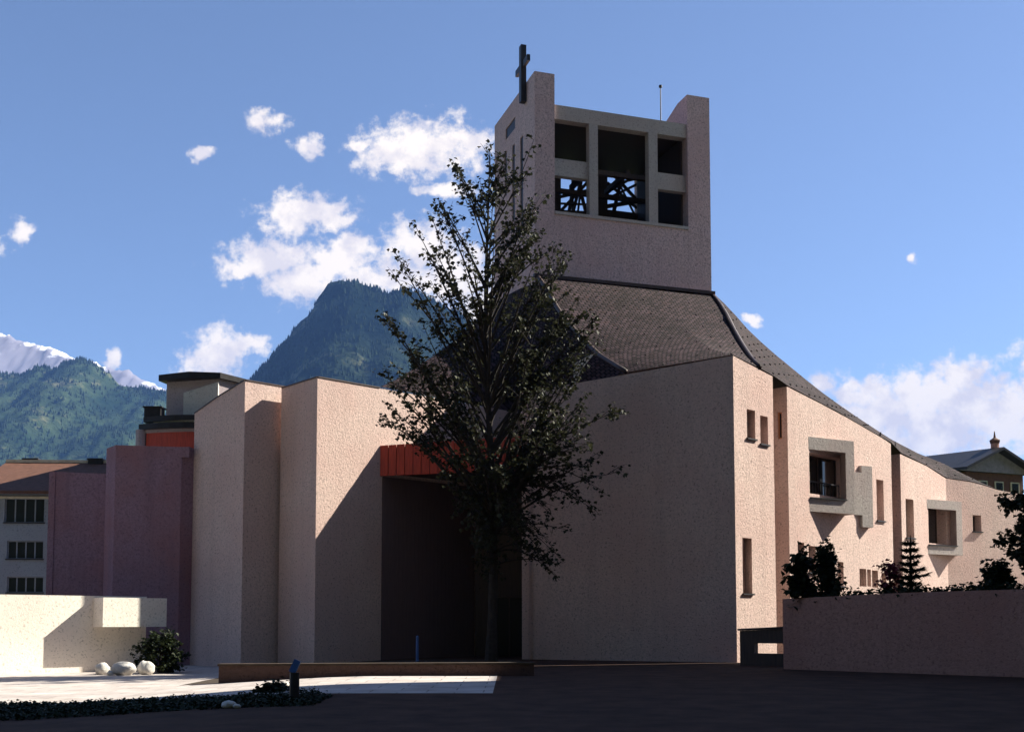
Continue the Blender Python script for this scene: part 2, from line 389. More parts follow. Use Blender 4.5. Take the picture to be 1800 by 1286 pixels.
# slim wedge-shaped stair bay between the two
sb = Ww1.s_at(1500, 880)
L, P, Rr = Ww1.pt(sb, .003), Ww1.pt(sb + 1.1, .30), Ww1.pt(sb + 1.28, .003)
mid = L.lerp(P, .45)
mb = MB(); mb.prism([L, mid, Ww1.pt(sb + .5, .003)], Ww1.hit(1515, 906)[1], Ww1.hit(1515, 832)[1])
mb.prism([mid + (P - L).normalized() * .004, P, Rr, Ww1.pt(sb + .51, .003)], Ww1.hit(1528, 928)[1], Ww1.hit(1528, 822)[1])
mb.build('stair_bay', M['concrete'], church)
# --- folded fins left of the entrance
zF = Wall(FA_l, F0).hit(558.5, 663)[1]
FE = extend(F0, wd, 11.2)
Wfl = Wall(F0, FE); mb = MB(); panel(mb, Wfl, [(0, zF), (Wfl.L, zF + .06)], ZB, TH, m0=TH); mb.build('fin_wall', M['stucco'], church)
Wfa = Wall(FA_l, F0); zFA = Wfa.hit(502, 681)[1]
mb = MB(); panel(mb, Wfa, [(0, zFA), (Wfa.L, zF)], ZB, .8, m1=TH, cap0=True); mb.build('fin_wall', M['stucco'], church)
Wfr = Wall(FBc, GE); zFB = Wall(FB_l, FBc).hit(433, 668)[1]
mb = MB(); panel(mb, Wfr, [(0, zFB), (Wfr.L, Wfr.hit(499, 680)[1])], ZB, TH, m0=TH); mb.build('fin_wall', M['stucco'], church)
Wfb = Wall(FB_l, FBc)
mb = MB(); panel(mb, Wfb, [(0, Wfb.hit(346, 726)[1]), Wfb.hit(380, 700), (Wfb.L, zFB)], ZB, TH, m1=TH, cap0=True); mb.build('fin_wall', M['stucco'], church)
def coping(W, tops, th, a=0.0, b=0.0):
    mb = MB(); tops = sorted(tops)
    for (s0, z0), (s1, z1) in zip(tops, tops[1:]):
        s0_ = s0 - (a if s0 == tops[0][0] else 0); s1_ = s1 + (b if s1 == tops[-1][0] else 0)
        mb.prism([W.pt(s0_, .025), W.pt(s1_, .025), W.pt(s1_, -th), W.pt(s0_, -th)], [z0 + .002, z1 + .002, z1 + .002, z0 + .002], [z0 + .05, z1 + .05, z1 + .05, z0 + .05])
    mb.build('coping', M['flash'], church)
mb = MB(); mb.prism([Wfr.pt(2.3, .01), Wfa.pt(.25, -.82), Wfa.pt(Wfa.L - .6, -.82), Wfl.pt(8, -.56), Wfl.pt(8, -4.5), Wfr.pt(2.6, -.0)][:5], 8.7, 8.9); mb.build('flat_roof', M['dark_metal'], church)
coping(Wfl, [(.03, zF), (3.0, zF + .02)], .4); coping(Wfa, [(.03, zFA), (Wfa.L - .03, zF)], .4); coping(Wfr, [(.03, zFB), (Wfr.L - .03, Wfr.hit(499, 680)[1])], .4)
coping(Wfb, [(0, Wfb.hit(346, 726)[1]), Wfb.hit(380, 700), (Wfb.L - .03, zFB)], .4)
# mauve blocks farther left
Cr = extend(FB_l, -wd, .55); Wc0 = Wall(Cr, FB_l)
Cl = plan(196, Cr.y + .35); Cl2 = plan(180, Cr.y + 1.3)
Wc = Wall(Cl, Cr); zC = Wc.hit(330, 785)[1]; zCl = Wc.hit(198, 782)[1]
mb = MB(); panel(mb, Wc0, [(0, zC), (Wc0.L, zC)], ZB, .3); mb.build('return_wall', M['stucco_mauve'], church)
mb = MB(); panel(mb, Wc, [(0, zCl), (Wc.L, zC)], ZB, .3, cap1=True); mb.build('chapel_wall', M['stucco_mauve'], church)
cp = MB(); p = Wc.pt(Wc.L - .35, -.3); 
Wc2 = Wall(Cl2, Cl)
mb = MB(); panel(mb, Wc2, [(0, zCl), (Wc2.L, zCl)], ZB, .3); mb.build('chapel_wall', M['stucco_mauve'], church)
mb = MB(); mb.prism([Wc.pt(Wc.L - .25, .004), Wc.pt(Wc.L + .32, .004), Wc.pt(Wc.L + .32, -.3), Wc.pt(Wc.L - .25, -.3)], zC - .42, zC + .004); mb.build('gutter_block', M['stucco_mauve'], church)
Da = plan(79, 49.2); Db = plan(190, 49.0); Wd = Wall(Da, Db)
mb = MB(); panel(mb, Wd, [(0, Wd.hit(86, 828)[1]), (Wd.L, Wd.hit(183, 833)[1])], ZB, .3, cap0=True); mb.build('chapel_wall', M['stucco_mauve'], church)
mb = MB(); Wdl = Wall(extend(Da, (.2, .98), 6), Da); panel(mb, Wdl, [(0, Wd.hit(86, 828)[1]), (Wdl.L, Wd.hit(86, 828)[1])], ZB, .3); mb.build('chapel_wall', M['stucco_mauve'], church)
# flat deck of the mauve blocks
mb = MB(); mb.prism([Wc.pt(.3, -.3), Wc.pt(Wc.L - .3, -.3), Wc.pt(Wc.L - .3, -6), Wc.pt(.3, -6)], zC - .5, zC - .3); mb.build('flat_roof', M['dark_metal'], church)
# --- entrance canopy between fin and block
q0, zc0 = Wfl.hit(668, 783); Cp = Wfl.pt(q0, .004); Ce = BXl + Vector((-.02, -.18))
Wcan = Wall(Cp, Ce); ztc = [(0, zc0), (Wcan.L, Wcan.hit(914, 766)[1])]
zcb = Wcan.hit(680, 836)[1]; zcb1 = Wcan.hit(910, 826)[1]
mb = MB(); nb = 17; dn = Wcan.d * .004
for k in range(nb):
    s0 = Wcan.L * k / nb + .012; s1 = Wcan.L * (k + 1) / nb - .012; o = .02 * random.random()
    zz = [topz(ztc, s0), topz(ztc, s1)]; zb_ = [zcb + (zcb1 - zcb) * s0 / Wcan.L, zcb + (zcb1 - zcb) * s1 / Wcan.L]
    mb.prism([Wcan.pt(s0, o), Wcan.pt(s1, o), Wcan.pt(s1, -.06), Wcan.pt(s0, -.06)], [zb_[0], zb_[1], zb_[1], zb_[0]], [zz[0], zz[1], zz[1], zz[0]])
can = mb.build('canopy', M['wood_red'], church)
mb = MB(); e1 = extend(Cp, wd, 6.0)
ca, cb_ = Wcan.pt(.05, -.065), Wcan.pt(Wcan.L - .02, -.065)
mb.prism([ca, cb_, extend(cb_, wd, 4.5), extend(ca, wd, 6.0) + Vector((.05, -.05))], [zcb + .12] * 4, [zc0 - .08, ztc[1][1] - .08, ztc[1][1] - .08, zc0 - .08])
mb.build('canopy_slab', M['wood_dark'], can)
Wli = Wall(Wfl.pt(q0 + .12), Wfl.pt(8.15)); mb = MB()  # dark panel added so the shade under the canopy is in its colour
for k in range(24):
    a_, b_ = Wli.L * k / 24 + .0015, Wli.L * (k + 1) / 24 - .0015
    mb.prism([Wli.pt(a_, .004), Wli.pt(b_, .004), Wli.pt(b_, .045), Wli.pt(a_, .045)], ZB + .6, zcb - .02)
mb.build('recess_shade_panel', M['recess_shade'], church)
# dark glazed entrance wall at the back of the recess
Wrec = Wall(extend(F0, wd, 8.2) + Vector((.02, -.02)), extend(BXl, wd, 4.2))
hd = [(Wrec.L * .12, Wrec.L * .46, 0, 2.6), (Wrec.L * .54, Wrec.L * .88, 0, 2.6)]
mb = MB(); panel(mb, Wrec, [(0, 8.6), (Wrec.L, 8.6)], ZB, .3, [(a, b, -.05, d) for a, b, c, d in hd]); mb.build('entrance_wall', M['wood_dark'], church)
for h in hd: window(Wrec, h, church, depth=.2, sill=False, name='door', mull=1, pane='door_glass')
# --- tower
td = Vector((.95, .3122)).normalized(); te = Vector((-td.y, td.x)); T0 = plan(941, 55.0)
tl = solve_u(T0, td, 1258); T1 = extend(T0, td, tl); DEP = solve_u(T0, te, 868.5)
Wt = Wall(T0, T1); TBL = extend(T0, te, DEP); TBR = extend(T1, te, DEP)
zL = Wt.hit(940, 125)[1]; zR = Wt.hit(1249, 173)[1]; s1 = Wt.s_at(975, 250); s2 = Wt.s_at(1209, 290)
tower = thing('tower', (T0.x, T0.y, 8), None, None); tower.parent = church; tower.location = Vector((T0.x, T0.y, 8)) - WPOS[church.name]
Wtl = Wall(TBL, T0)
hs = [hole(Wtl, 889, 905.5, 216, 236), hole(Wtl, 887, 891, 268, 345), hole(Wtl, 900.5, 905, 254, 390), hole(Wtl, 914.5, 919.5, 240, 400)]
mb = MB(); panel(mb, Wtl, [(0, zL), (Wtl.L, zL)], 8, s1, hs, cap1=True, cap0=True); tw = mb.build('tower_wall', M['tower'], tower)
mb = MB()
for h in hs:
    mb.prism([Wtl.pt(h[0] + .003, -.05), Wtl.pt(h[1] - .003, -.05), Wtl.pt(h[1] - .003, -.12), Wtl.pt(h[0] + .003, -.12)], h[2] + .003, h[3] - .003)
mb.build('louvre', M['dark_metal'], tower)
Wtr = Wall(T1, TBR)
zs0 = Wt.hit(975, 375)[1]; zs1 = Wt.hit(1215, 406)[1]; zs = (zs0 + zs1) / 2
zbt = (Wt.hit(980, 184)[1] + Wt.hit(1205, 215)[1]) / 2; zbb = (Wt.hit(980, 209)[1] + Wt.hit(1205, 239)[1]) / 2
def tpr(sa, sb_, o0, o1): return [Wt.pt(sa, o0), Wt.pt(sb_, o0), Wt.pt(sb_, o1), Wt.pt(sa, o1)]
e = .003
mb = MB(); panel(mb, Wtr, [(0, zR), (1.1, zR), (1.101, zbt), (Wtr.L, zbt)], 8, Wt.L - s2, cap0=True, cap1=True)
mb.prism([Wtr.pt(1.1, 0), Wtr.pt(1.12, 0), Wtr.pt(1.12, -(Wt.L - s2)), Wtr.pt(1.1, -(Wt.L - s2))], zbt, zR); mb.build('tower_wall', M['tower'], tower)
mb = MB(); mb.prism([Wt.pt(s2 - e, -.62), Wt.pt(s2 - e, -DEP + .6), Wt.pt(s2 - .1, -DEP + .6), Wt.pt(s2 - .1, -.62)], zs - .1, zbb + .1); mb.build('belfry_shade_panel', M['wood_dark'], tower)  # dark inner panels added so the belfry interior holds its shade in colour
mb = MB(); mb.prism([Wt.pt(s1 + e, -.62), Wt.pt(s1 + .1, -.62), Wt.pt(s1 + .1, -DEP + .6), Wt.pt(s1 + e, -DEP + .6)], zs - .1, zbb + .1); mb.build('belfry_shade_panel', M['wood_dark'], tower)
mb = MB(); mb.prism(tpr(s1 + e, s2 - e, -e, -.4), 8, zs); mb.build('tower_wall', M['tower'], tower)
mb = MB(); mb.prism(tpr(s1 + e, s2 - e, .05, -.45), zs + e, zs + .16); mb.build('ledge', M['concrete'], tower)
mb = MB(); mb.prism(tpr(s1 + e, s2 - e, -.12, -.6), zbb, zbt); mb.build('beam', M['concrete'], tower)
for ua, ub in ((1037, 1052), (1141.5, 1157)):
    sa = Wt.s_at(ua, 300); sb_ = Wt.s_at(ub, 300)
    mb = MB(); mb.prism(tpr(sa, sb_, -.06, -.5), zs + .163, zbb - e if True else zbb); mb.build('post', M['concrete'], tower)
    if ua < 1100: pa = sa
    else: pb = sb_
for (sa, sb_, ux, va, vb) in ((s1 + e, pa - e, 1005, 278, 308), (pb + e, s2 - e, 1185, 303, 332)):
    mb = MB(); mb.prism(tpr(sa, sb_, -.25, -.6), Wt.hit(ux, vb)[1], Wt.hit(ux, va)[1]); mb.build('transom', M['concrete'], tower)
# belfry roof slab, floor, back wall with irregular openings
mb = MB(); mb.prism([Wt.pt(s1 + e, -.62), Wt.pt(s2 - e, -.62), extend(Wt.pt(s2 - e), te, DEP - .05), extend(Wt.pt(s1 + e), te, DEP - .05)], zbb + .15, zbt - .1); mb.build('belfry_roof', M['wood_dark'], tower)
mb = MB(); mb.prism([Wt.pt(s1 + e, -.42), Wt.pt(s2 - e, -.42), extend(Wt.pt(s2 - e), te, DEP - .35), extend(Wt.pt(s1 + e), te, DEP - .35)], zs - .5, zs - .2); mb.build('belfry_floor', M['wood_dark'], tower)
Wtb = Wall(extend(Wt.pt(s1 + e), te, DEP - .3), extend(Wt.pt(s2 - e), te, DEP - .3))
gh = [hole(Wtb, 986, 1034, 308, 376), hole(Wtb, 1068, 1130, 298, 372), hole(Wtb, 1160, 1194, 318, 360)]
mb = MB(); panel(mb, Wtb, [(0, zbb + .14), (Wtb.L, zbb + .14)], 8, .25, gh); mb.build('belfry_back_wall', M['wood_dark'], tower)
rg = random.Random(11)
for gi, h in enumerate(gh):
    mb = MB(); w_, hh = h[1] - h[0], h[3] - h[2]
    for k in range(9 if gi < 2 else 10):
        while True:
            a = (rg.random(), rg.choice((0, 1))); b = (rg.random(), 1 - a[1])
            if rg.random() < .55: a = (a[1], rg.random()); b = (b[1], rg.random())
            if abs(a[0] - b[0]) + abs(a[1] - b[1]) > .9: break
        mb.bar(Wtb.p3(h[0] + w_ * a[0], h[2] + hh * a[1], -.12 + .012 * k), Wtb.p3(h[0] + w_ * b[0], h[2] + hh * b[1], -.12 + .012 * k), rg.uniform(.09, .24), .10, up=(Wtb.n.x, Wtb.n.y, 0))
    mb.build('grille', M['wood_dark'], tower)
# bell frame and bells inside
mb = MB()
for f in (.36, .64):
    a = Wt.pt(s1 + (s2 - s1) * f, -1.6); b = Wt.pt(s1 + (s2 - s1) * f, -4.6); zz = zs + 3.35
    mb.bar((a.x, a.y, zz), (b.x, b.y, zz), .22, .26)
for o in (-1.6, -4.6):
    mb.bar(Wt.p3(s1 + .02, zs + 3.1, o), Wt.p3(s2 - .02, zs + 3.1, o), .22, .24)
mb.build('bell_frame', M['wood_dark'], tower)
# iron cross against the left face and lightning rod
sc_ = Wtl.hit(924, 150)[0]; zc1 = Wtl.hit(924, 82)[1]; zcb_ = Wtl.hit(924, 181)[1]
mb = MB(); mb.prism([Wtl.pt(sc_ - .17, .02), Wtl.pt(sc_ + .17, .02), Wtl.pt(sc_ + .17, .30), Wtl.pt(sc_ - .17, .30)], zcb_, zc1)
za = Wtl.hit(924, 117)[1]
mb.prism([Wtl.pt(sc_ - .95, .08), Wtl.pt(sc_ + .95, .08), Wtl.pt(sc_ + .95, .24), Wtl.pt(sc_ - .95, .24)], za - .16, za + .16)
mb.build('cross', M['dark_metal'], tower)
pr = at(1161, 152, 59.5); mb = MB(); mb.tube([(pr.x, pr.y, zbt - .12), pr], [.035, .025], 6); mb.tube([(pr.x, pr.y, pr.z - .06), (pr.x, pr.y, pr.z + .05)], [.09, .09], 8)
mb.build('lightning_rod', M['dark_metal'], tower)
# flashing along the foot of the tower
zj = Wt.hit(945, 484)[1]; zj1 = Wt.hit(1250, 519)[1]; zjm = (zj + zj1) / 2
mb = MB(); mb.prism(tpr(-.1, Wt.L + .1, .22, .003), zjm - .06, zjm + .1); mb.build('flashing', M['flash'], tower)

# --- sweeping roof
def resample(pts, n):
    ls = [0]
    for a, b in zip(pts, pts[1:]): ls.append(ls[-1] + (b - a).length)
    out = []
    for k in range(n):
        t = ls[-1] * k / (n - 1)
        for i in range(len(pts) - 1):
            if t <= ls[i + 1] + 1e-9:
                out.append(pts[i].lerp(pts[i + 1], (t - ls[i]) / max(1e-9, ls[i + 1] - ls[i]))); break
    return out
def curve(px, Y0, Y1, n, gam=1.0):
    q = [Vector((u, v)) for u, v in px]; L = [0]
    for a, b in zip(q, q[1:]): L.append(L[-1] + (b - a).length)
    return resample([at(p.x, p.y, Y0 + (Y1 - Y0) * (l / L[-1]) ** gam) for p, l in zip(q, L)], n)
def surf(rows, name, guards=True, off=.06):
    """rows[j][i]; UV in metres; snow guards stand on a staggered grid"""
    mb = MB(); nj, ni = len(rows), len(rows[0])
    V = [[0] * ni for _ in range(nj)]
    for j in range(1, nj):
        for i in range(ni): V[j][i] = V[j - 1][i] - (rows[j][i] - rows[j - 1][i]).length
    ref = rows[nj // 2]; U = [0]
    for i in range(1, ni): U.append(U[-1] + (ref[i] - ref[i - 1]).length)
    for j in range(nj - 1):
        for i in range(ni - 1):
            mb.quad(rows[j + 1][i], rows[j + 1][i + 1], rows[j][i + 1], rows[j][i], 0,
                    [(U[i], V[j + 1][i]), (U[i + 1], V[j + 1][i + 1]), (U[i + 1], V[j][i + 1]), (U[i], V[j][i])])
    if guards:
        rowh = 1.28; colw = 2.0
        for j in range(nj - 1):
            for i in range(ni - 1):
                a, b, c, d = rows[j][i], rows[j][i + 1], rows[j + 1][i + 1], rows[j + 1][i]
                n = (b - a).cross(d - a)
                if n.length < 1e-6: n = (c - b).cross(d - c)
                n.normalize()
                if n.z < 0: n = -n
                v0, v1 = V[j][i], V[j + 1][i]
                k0 = math.ceil(min(v0, v1) / rowh)
                while k0 * rowh < max(v0, v1):
                    fj = (k0 * rowh - v0) / (v1 - v0) if abs(v1 - v0) > 1e-6 else 0
                    u0, u1 = U[i], U[i + 1]; sh = (k0 % 2) * colw / 2
                    q0_ = math.ceil((u0 - sh) / colw)
                    while q0_ * colw + sh < u1:
                        fi = (q0_ * colw + sh - u0) / (u1 - u0)
                        p = a.lerp(b, fi).lerp(d.lerp(c, fi), fj)
                        mb.bar(p - n * .02, p + n * .05, .08, .035, up=(b - a), mi=1); q0_ += 1
                    k0 += 1
    o = mb.build(name, [M['tiles'], M['snow_guard']], church, smooth=False); return o
NJ = 15
B0 = Wbf.px(1100, 656); B1 = Wbf.px(1287.5, 625); B2 = Wbs.px(1335, 648)
hipL = curve([(944, 486), (960, 508), (982, 548), (1011, 584), (1051, 625), (1100, 656)], T0.y, B0.y, NJ)
hipR_px = [(1254, 521), (1268, 540), (1279, 559), (1290, 582), (1304, 607), (1318, 629), (1335, 648)]
hipR = curve(hipR_px, T1.y, B2.y, NJ)
NI = 26; fr1 = (B1 - B0).length / ((B1 - B0).length + (B2 - B1).length)
def bot(a): return B0.lerp(B1, a / fr1) if a < fr1 else B1.lerp(B2, (a - fr1) / (1 - fr1))
av = sorted(set([k / (NI - 1) for k in range(NI)] + [fr1]))
rows = []
for j in range(NJ):
    t = j / (NJ - 1); r = []
    for a in av:
        p = hipL[j].lerp(hipR[j], a); q = bot(a) - hipL[-1].lerp(hipR[-1], a)
        r.append(p + q * t ** 3 + Vector((0, 0, .04)))
    rows.append(r)
# top row on the tower front
surf(rows, 'roof')
# left slope, in the shade of the tower
Sl = curve([(872, 531), (855, 546), (830, 572), (800, 599), (770, 622), (740, 643), (710, 663), (682, 681), (668, 686)], TBL.y, Wfl.px(668, 686).y, NJ)
Fq = Wfl.p3(Wfl.s_at(668, 686), zF + .05); Kq = Wfl.p3(Wfl.L - .3, zF + .05, -.2)
NI2 = 22; rows = []
f2 = (Kq - B0).length / ((Kq - B0).length + (Fq - Kq).length)
def bot2(a): return B0.lerp(Kq, a / f2) if a < f2 else Kq.lerp(Fq, (a - f2) / (1 - f2))
av2 = sorted(set([k / (NI2 - 1) for k in range(NI2)] + [f2]))
for j in range(NJ):
    t = j / (NJ - 1); r = []
    for a in av2:
        p = hipL[j].lerp(Sl[j], a); q = bot2(a) - hipL[-1].lerp(Sl[-1], a)
        r.append(p + q * t ** 2.2 + Vector((0, 0, .04)))
    rows.append(r[::-1])
surf(rows, 'roof')
# right slope down to the wing
Ws = Wall(plan(1254, 60.0), plan(1755, 56.3))
pair = [((1254, 515), (1254, 521)), ((1274, 534), (1268, 540)), ((1293, 554), (1279, 559)), ((1315, 579), (1290, 582)), ((1338, 601), (1304, 607)), ((1363, 623), (1318, 629)), ((1390, 645), (1335, 648)),
        ((1418, 668), (1360, 662)), ((1446, 690), (1386, 680)), ((1475, 711), (1425, 700)), ((1504, 731), (1475, 726)), ((1551, 762), (1551, 770)), ((1567, 772), (1567, 779)), ((1582, 780), (1584, 797)),
        ((1613, 796), (1629, 819)), ((1660, 815), (1665, 841)), ((1694, 833), (1707, 847)), ((1728, 849), (1730, 853)), ((1757, 861), (1755, 861)), ((1800, 883), (1800, 884))]
lw = []
for k, (s_, l_) in enumerate(pair):
    u, v = l_
    if k <= 6: y = T1.y + (B2.y - T1.y) * k / 6; y = hipR[round(k / 6 * (NJ - 1))].y; p = at(u, v, y)
    elif k == 7: p = Wbs.px(u, v)
    elif k <= 12: p = Ww1.px(u, v)
    elif k <= 15: p = Ww2.px(u, v)
    else: p = Ww3.px(u, v)
    lw.append(p + Vector((0, 0, .04)))
sil = [Ws.px(*s_) for s_, l_ in pair]
rows = []
for j in range(9):
    t = j / 8; rows.append([a.lerp(b, t) for a, b in zip(sil, lw)])
surf(rows, 'roof')
# back side of the roof so nothing is hollow from the side
mb = MB()
for a, b in zip(sil, sil[1:]):
    mb.quad(b, a, Vector((a.x - 1.5, a.y + 5, max(2, a.z - 3))), Vector((b.x - 1.5, b.y + 5, max(2, b.z - 3))))
mb.build('back_roof', M['flash'], church)
# dark hip cappings
for hp in (hipR, hipL):
    mb = MB(); mb.tube([p + Vector((0, 0, .07)) for p in hp], [.10] * len(hp), 6); mb.build('hip_capping', M['flash'], church, smooth=True)
# small pale plastered dormer on the shaded slope
dp = at(1035, 660, 46.2); mb = MB()
mb.prism([(dp.x - .6, dp.y), (dp.x + .35, dp.y - .15), (dp.x + .75, dp.y + .9), (dp.x - .6, dp.y + .9)], dp.z - .6, [dp.z + .5, dp.z + 1.0, dp.z + 1.0, dp.z + .5])
mb.build('dormer', M['stucco_white'], church)

# ------------------------------------------------------------------ ground
def sstep(a, b, x):
    t = max(0, min(1, (x - a) / (b - a))); return t * t * (3 - 2 * t)
def gz(x, y): return -.3 * sstep(-3.5, -10.5, x)
def sheet(name, xs, ys, m, dz, lab=None):
    mb = MB(); idx = [[mb.vert((x, y, gz(x, y) + dz)) for x in xs] for y in ys]
    for j in range(len(ys) - 1):
        for i in range(len(xs) - 1):
            mb.f.append([idx[j][i], idx[j][i + 1], idx[j + 1][i + 1], idx[j + 1][i]]); mb.m.append(0)
    o = mb.build(name, m, origin=Vector((0, 0, 0))); o['kind'] = 'structure'; return o
m, nt, b = mat('ground_cover'); p = worldpos(nt)
gcol = ramp(nt, noisef(nt, p, .02, 6, .65), [(.35, (.035, .06, .02)), (.6, (.075, .095, .035))])
nt.links.new(gcol, b.inputs['Base Color']); b.inputs['Roughness'].default_value = 1
M['grass_land'] = m
M['asphalt'] = plain('asphalt', (.055, .029, .021), .95, 0, .45, 1.3, .6, .15)
m, nt, b = mat('pale_paving'); p = worldpos(nt)
br = nt.nodes.new('ShaderNodeTexBrick'); br.inputs['Scale'].default_value = 1; br.inputs['Brick Width'].default_value = 1.2; br.inputs['Row Height'].default_value = .8
br.inputs['Mortar Size'].default_value = .015; br.inputs['Color1'].default_value = (.44, .39, .37, 1); br.inputs['Color2'].default_value = (.52, .47, .44, 1); br.inputs['Mortar'].default_value = (.2, .18, .17, 1)
nt.links.new(p, br.inputs['Vector'])
dirt = ramp(nt, noisef(nt, p, .9, 6, .7), [(.35, (.7, .66, .64)), (.65, (1.05, 1.05, 1.05))])
nt.links.new(mixc(nt, 1.0, br.outputs['Color'], dirt, 'MULTIPLY'), b.inputs['Base Color']); b.inputs['Roughness'].default_value = .9
bump(nt, b, noisef(nt, p, 14, 4), .4, .02); M['paving'] = m
xs = [-9000, -3000, -900, -300, -120, -60, -40, -30, -24, -20, -17, -14, -12, -11, -10, -9, -8, -7, -6, -5, -4, -3, -1, 3, 8, 14, 20, 30, 45, 80, 200, 600, 2000, 9000]
ys = [-9000, -2000, -400, -100, -30, -10, 0, 5, 10, 15, 20, 30, 40, 50, 60, 80, 120, 200, 400, 1000, 3000, 9000]
sheet('ground', xs, ys, M['grass_land'], -.02)
xin = [-45, -30, -20, -14, -12, -11, -10, -9, -8, -7, -6, -5, -4, -3, -1, 3, 8, 14, 20, 30]
sheet('road', xin, [-30, -10, 5, 12, 18, 24, 30, 36, 42, 60], M['asphalt'], .096)
sheet('pavement', [x for x in xin if x < -9] + [-9.1], [23.75, 26, 30, 31.3, 35, 42, 60], M['paving'], 0.1)
sheet('pavement', [-9.1, -8, -7, -6, -5, -4, -3, -1, -.4], [23.75, 26, 30, 31.3], M['paving'], 0.1)
sheet('bounce_cut_bed', [-9.1, -8, -7, -6, -5, -4, -3, -1, .3], [31.55, 36, 44.3], M['soil'], 0.1)  # dark soil added behind the low wall to lower bounce into the recess
PZ = .1
# ------------------------------------------------------------------ walls of the forecourt
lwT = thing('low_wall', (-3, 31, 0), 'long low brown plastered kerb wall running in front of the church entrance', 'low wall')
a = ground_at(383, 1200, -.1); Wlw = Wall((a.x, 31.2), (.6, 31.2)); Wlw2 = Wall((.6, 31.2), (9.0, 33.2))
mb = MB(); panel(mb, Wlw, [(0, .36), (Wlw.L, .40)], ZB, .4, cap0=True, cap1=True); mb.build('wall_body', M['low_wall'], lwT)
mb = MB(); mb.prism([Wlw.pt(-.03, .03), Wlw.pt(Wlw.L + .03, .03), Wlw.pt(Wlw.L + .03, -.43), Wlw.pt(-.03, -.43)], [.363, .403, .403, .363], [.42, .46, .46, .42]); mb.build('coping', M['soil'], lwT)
# white wall on the left with a projecting beam
Pw = plan(120, 39.5); Aw = extend(Pw, -wd, 5.5); Bw = extend(Pw, wd, solve_u(Pw, wd, 257)); Www = Wall(Aw, Bw)
ww = thing('white_wall', (Pw.x, Pw.y, -.3), 'low white plastered wall with a heavy projecting white beam at its right end, far left of the forecourt', 'wall')
zw = Www.hit(120, 1046)[1]
mb = MB(); panel(mb, Www, [(0, zw), (Www.L, zw)], ZB, .35, cap0=True, cap1=True); mb.build('wall_body', M['stucco_white'], ww)
sa = Www.s_at(170, 1075) - .05
Wbm = Wall(Www.pt(sa, .78), Www.pt(sa + 3.2, .78)); sb0 = Wbm.s_at(181, 1075); sb1 = Wbm.s_at(293, 1075)
zb0 = Wbm.hit(230, 1101)[1]; zb1 = Wbm.hit(230, 1050)[1]
mb = MB(); mb.prism([Wbm.pt(sb0), Wbm.pt(sb1), Wbm.pt(sb1, -.775), Wbm.pt(sb0, -.775)], zb0, zb1); mb.build('beam', M['stucco_white'], ww)
# brown garden wall on the right
Ga = plan(1376, 35.5); gdir = Vector((wd.x, -wd.y)); Gb = extend(Ga, gdir, 10.0); Wg = Wall(Ga, Gb)
gw = thing('garden_wall', (Ga.x, Ga.y, 0), 'tall dark brown roughcast garden wall with shrubs above it on the right', 'wall')
zg0 = Wg.hit(1376, 1052)[1]; zg1 = Wg.hit(1757, 1036)[1]; sgE = Wg.s_at(1757, 1036)
mb = MB(); panel(mb, Wg, [(0, zg0), Wg.hit(1590, 1041), (sgE, zg1), (Wg.L, zg1 + .02)], ZB, .35, cap0=True, cap1=True); mb.build('wall_body', M['stucco_dark'], gw)
mb = MB(); panel(mb, Wall(extend(Ga, wd, 5.2), Ga), [(0, zg0), (5.2, zg0)], ZB, .3, m1=.35); mb.build('wall_return', M['stucco_dark'], gw)
# raised garden behind it
te_ = MB(); te_.prism([Wg.pt(.3, -.36), Wg.pt(Wg.L, -.36), Wg.pt(Wg.L, -4.6), Wg.pt(.3, -4.6)], 0, zg0 - .25)
o = te_.build('garden_terrace', M['soil']); o['kind'] = 'structure'
# dark parapet with a slot between the block and the garden wall
pa_ = plan(1300, 38.6); pb_ = plan(1384, 37.6); Wp = Wall(pa_, pb_)
hp = (Wp.s_at(1326, 1139), Wp.L - .05, Wp.hit(1350, 1148)[1], Wp.hit(1350, 1130)[1])
pp = thing('parapet', (pa_.x, pa_.y, 0), 'short dark timber parapet with a slot, between the church corner and the brown garden wall', 'parapet')
mb = MB(); panel(mb, Wp, [(0, Wp.hit(1300, 1108)[1]), (Wp.L, Wp.hit(1374, 1104)[1])], ZB, .3, [hp], cap0=True, cap1=True); mb.build('wall_body', M['wood_dark'], pp)
mb = MB(); zq = [Wp.hit(1300, 1108)[1], Wp.hit(1374, 1104)[1]]
mb.prism([Wp.pt(-.06, .05), Wp.pt(Wp.L, .05), Wp.pt(Wp.L, -.35), Wp.pt(-.06, -.35)], [zq[0] + .003, zq[1] + .003, zq[1] + .003, zq[0] + .003], [zq[0] + .07, zq[1] + .07, zq[1] + .07, zq[0] + .07]); mb.build('coping', M['dark_metal'], pp)

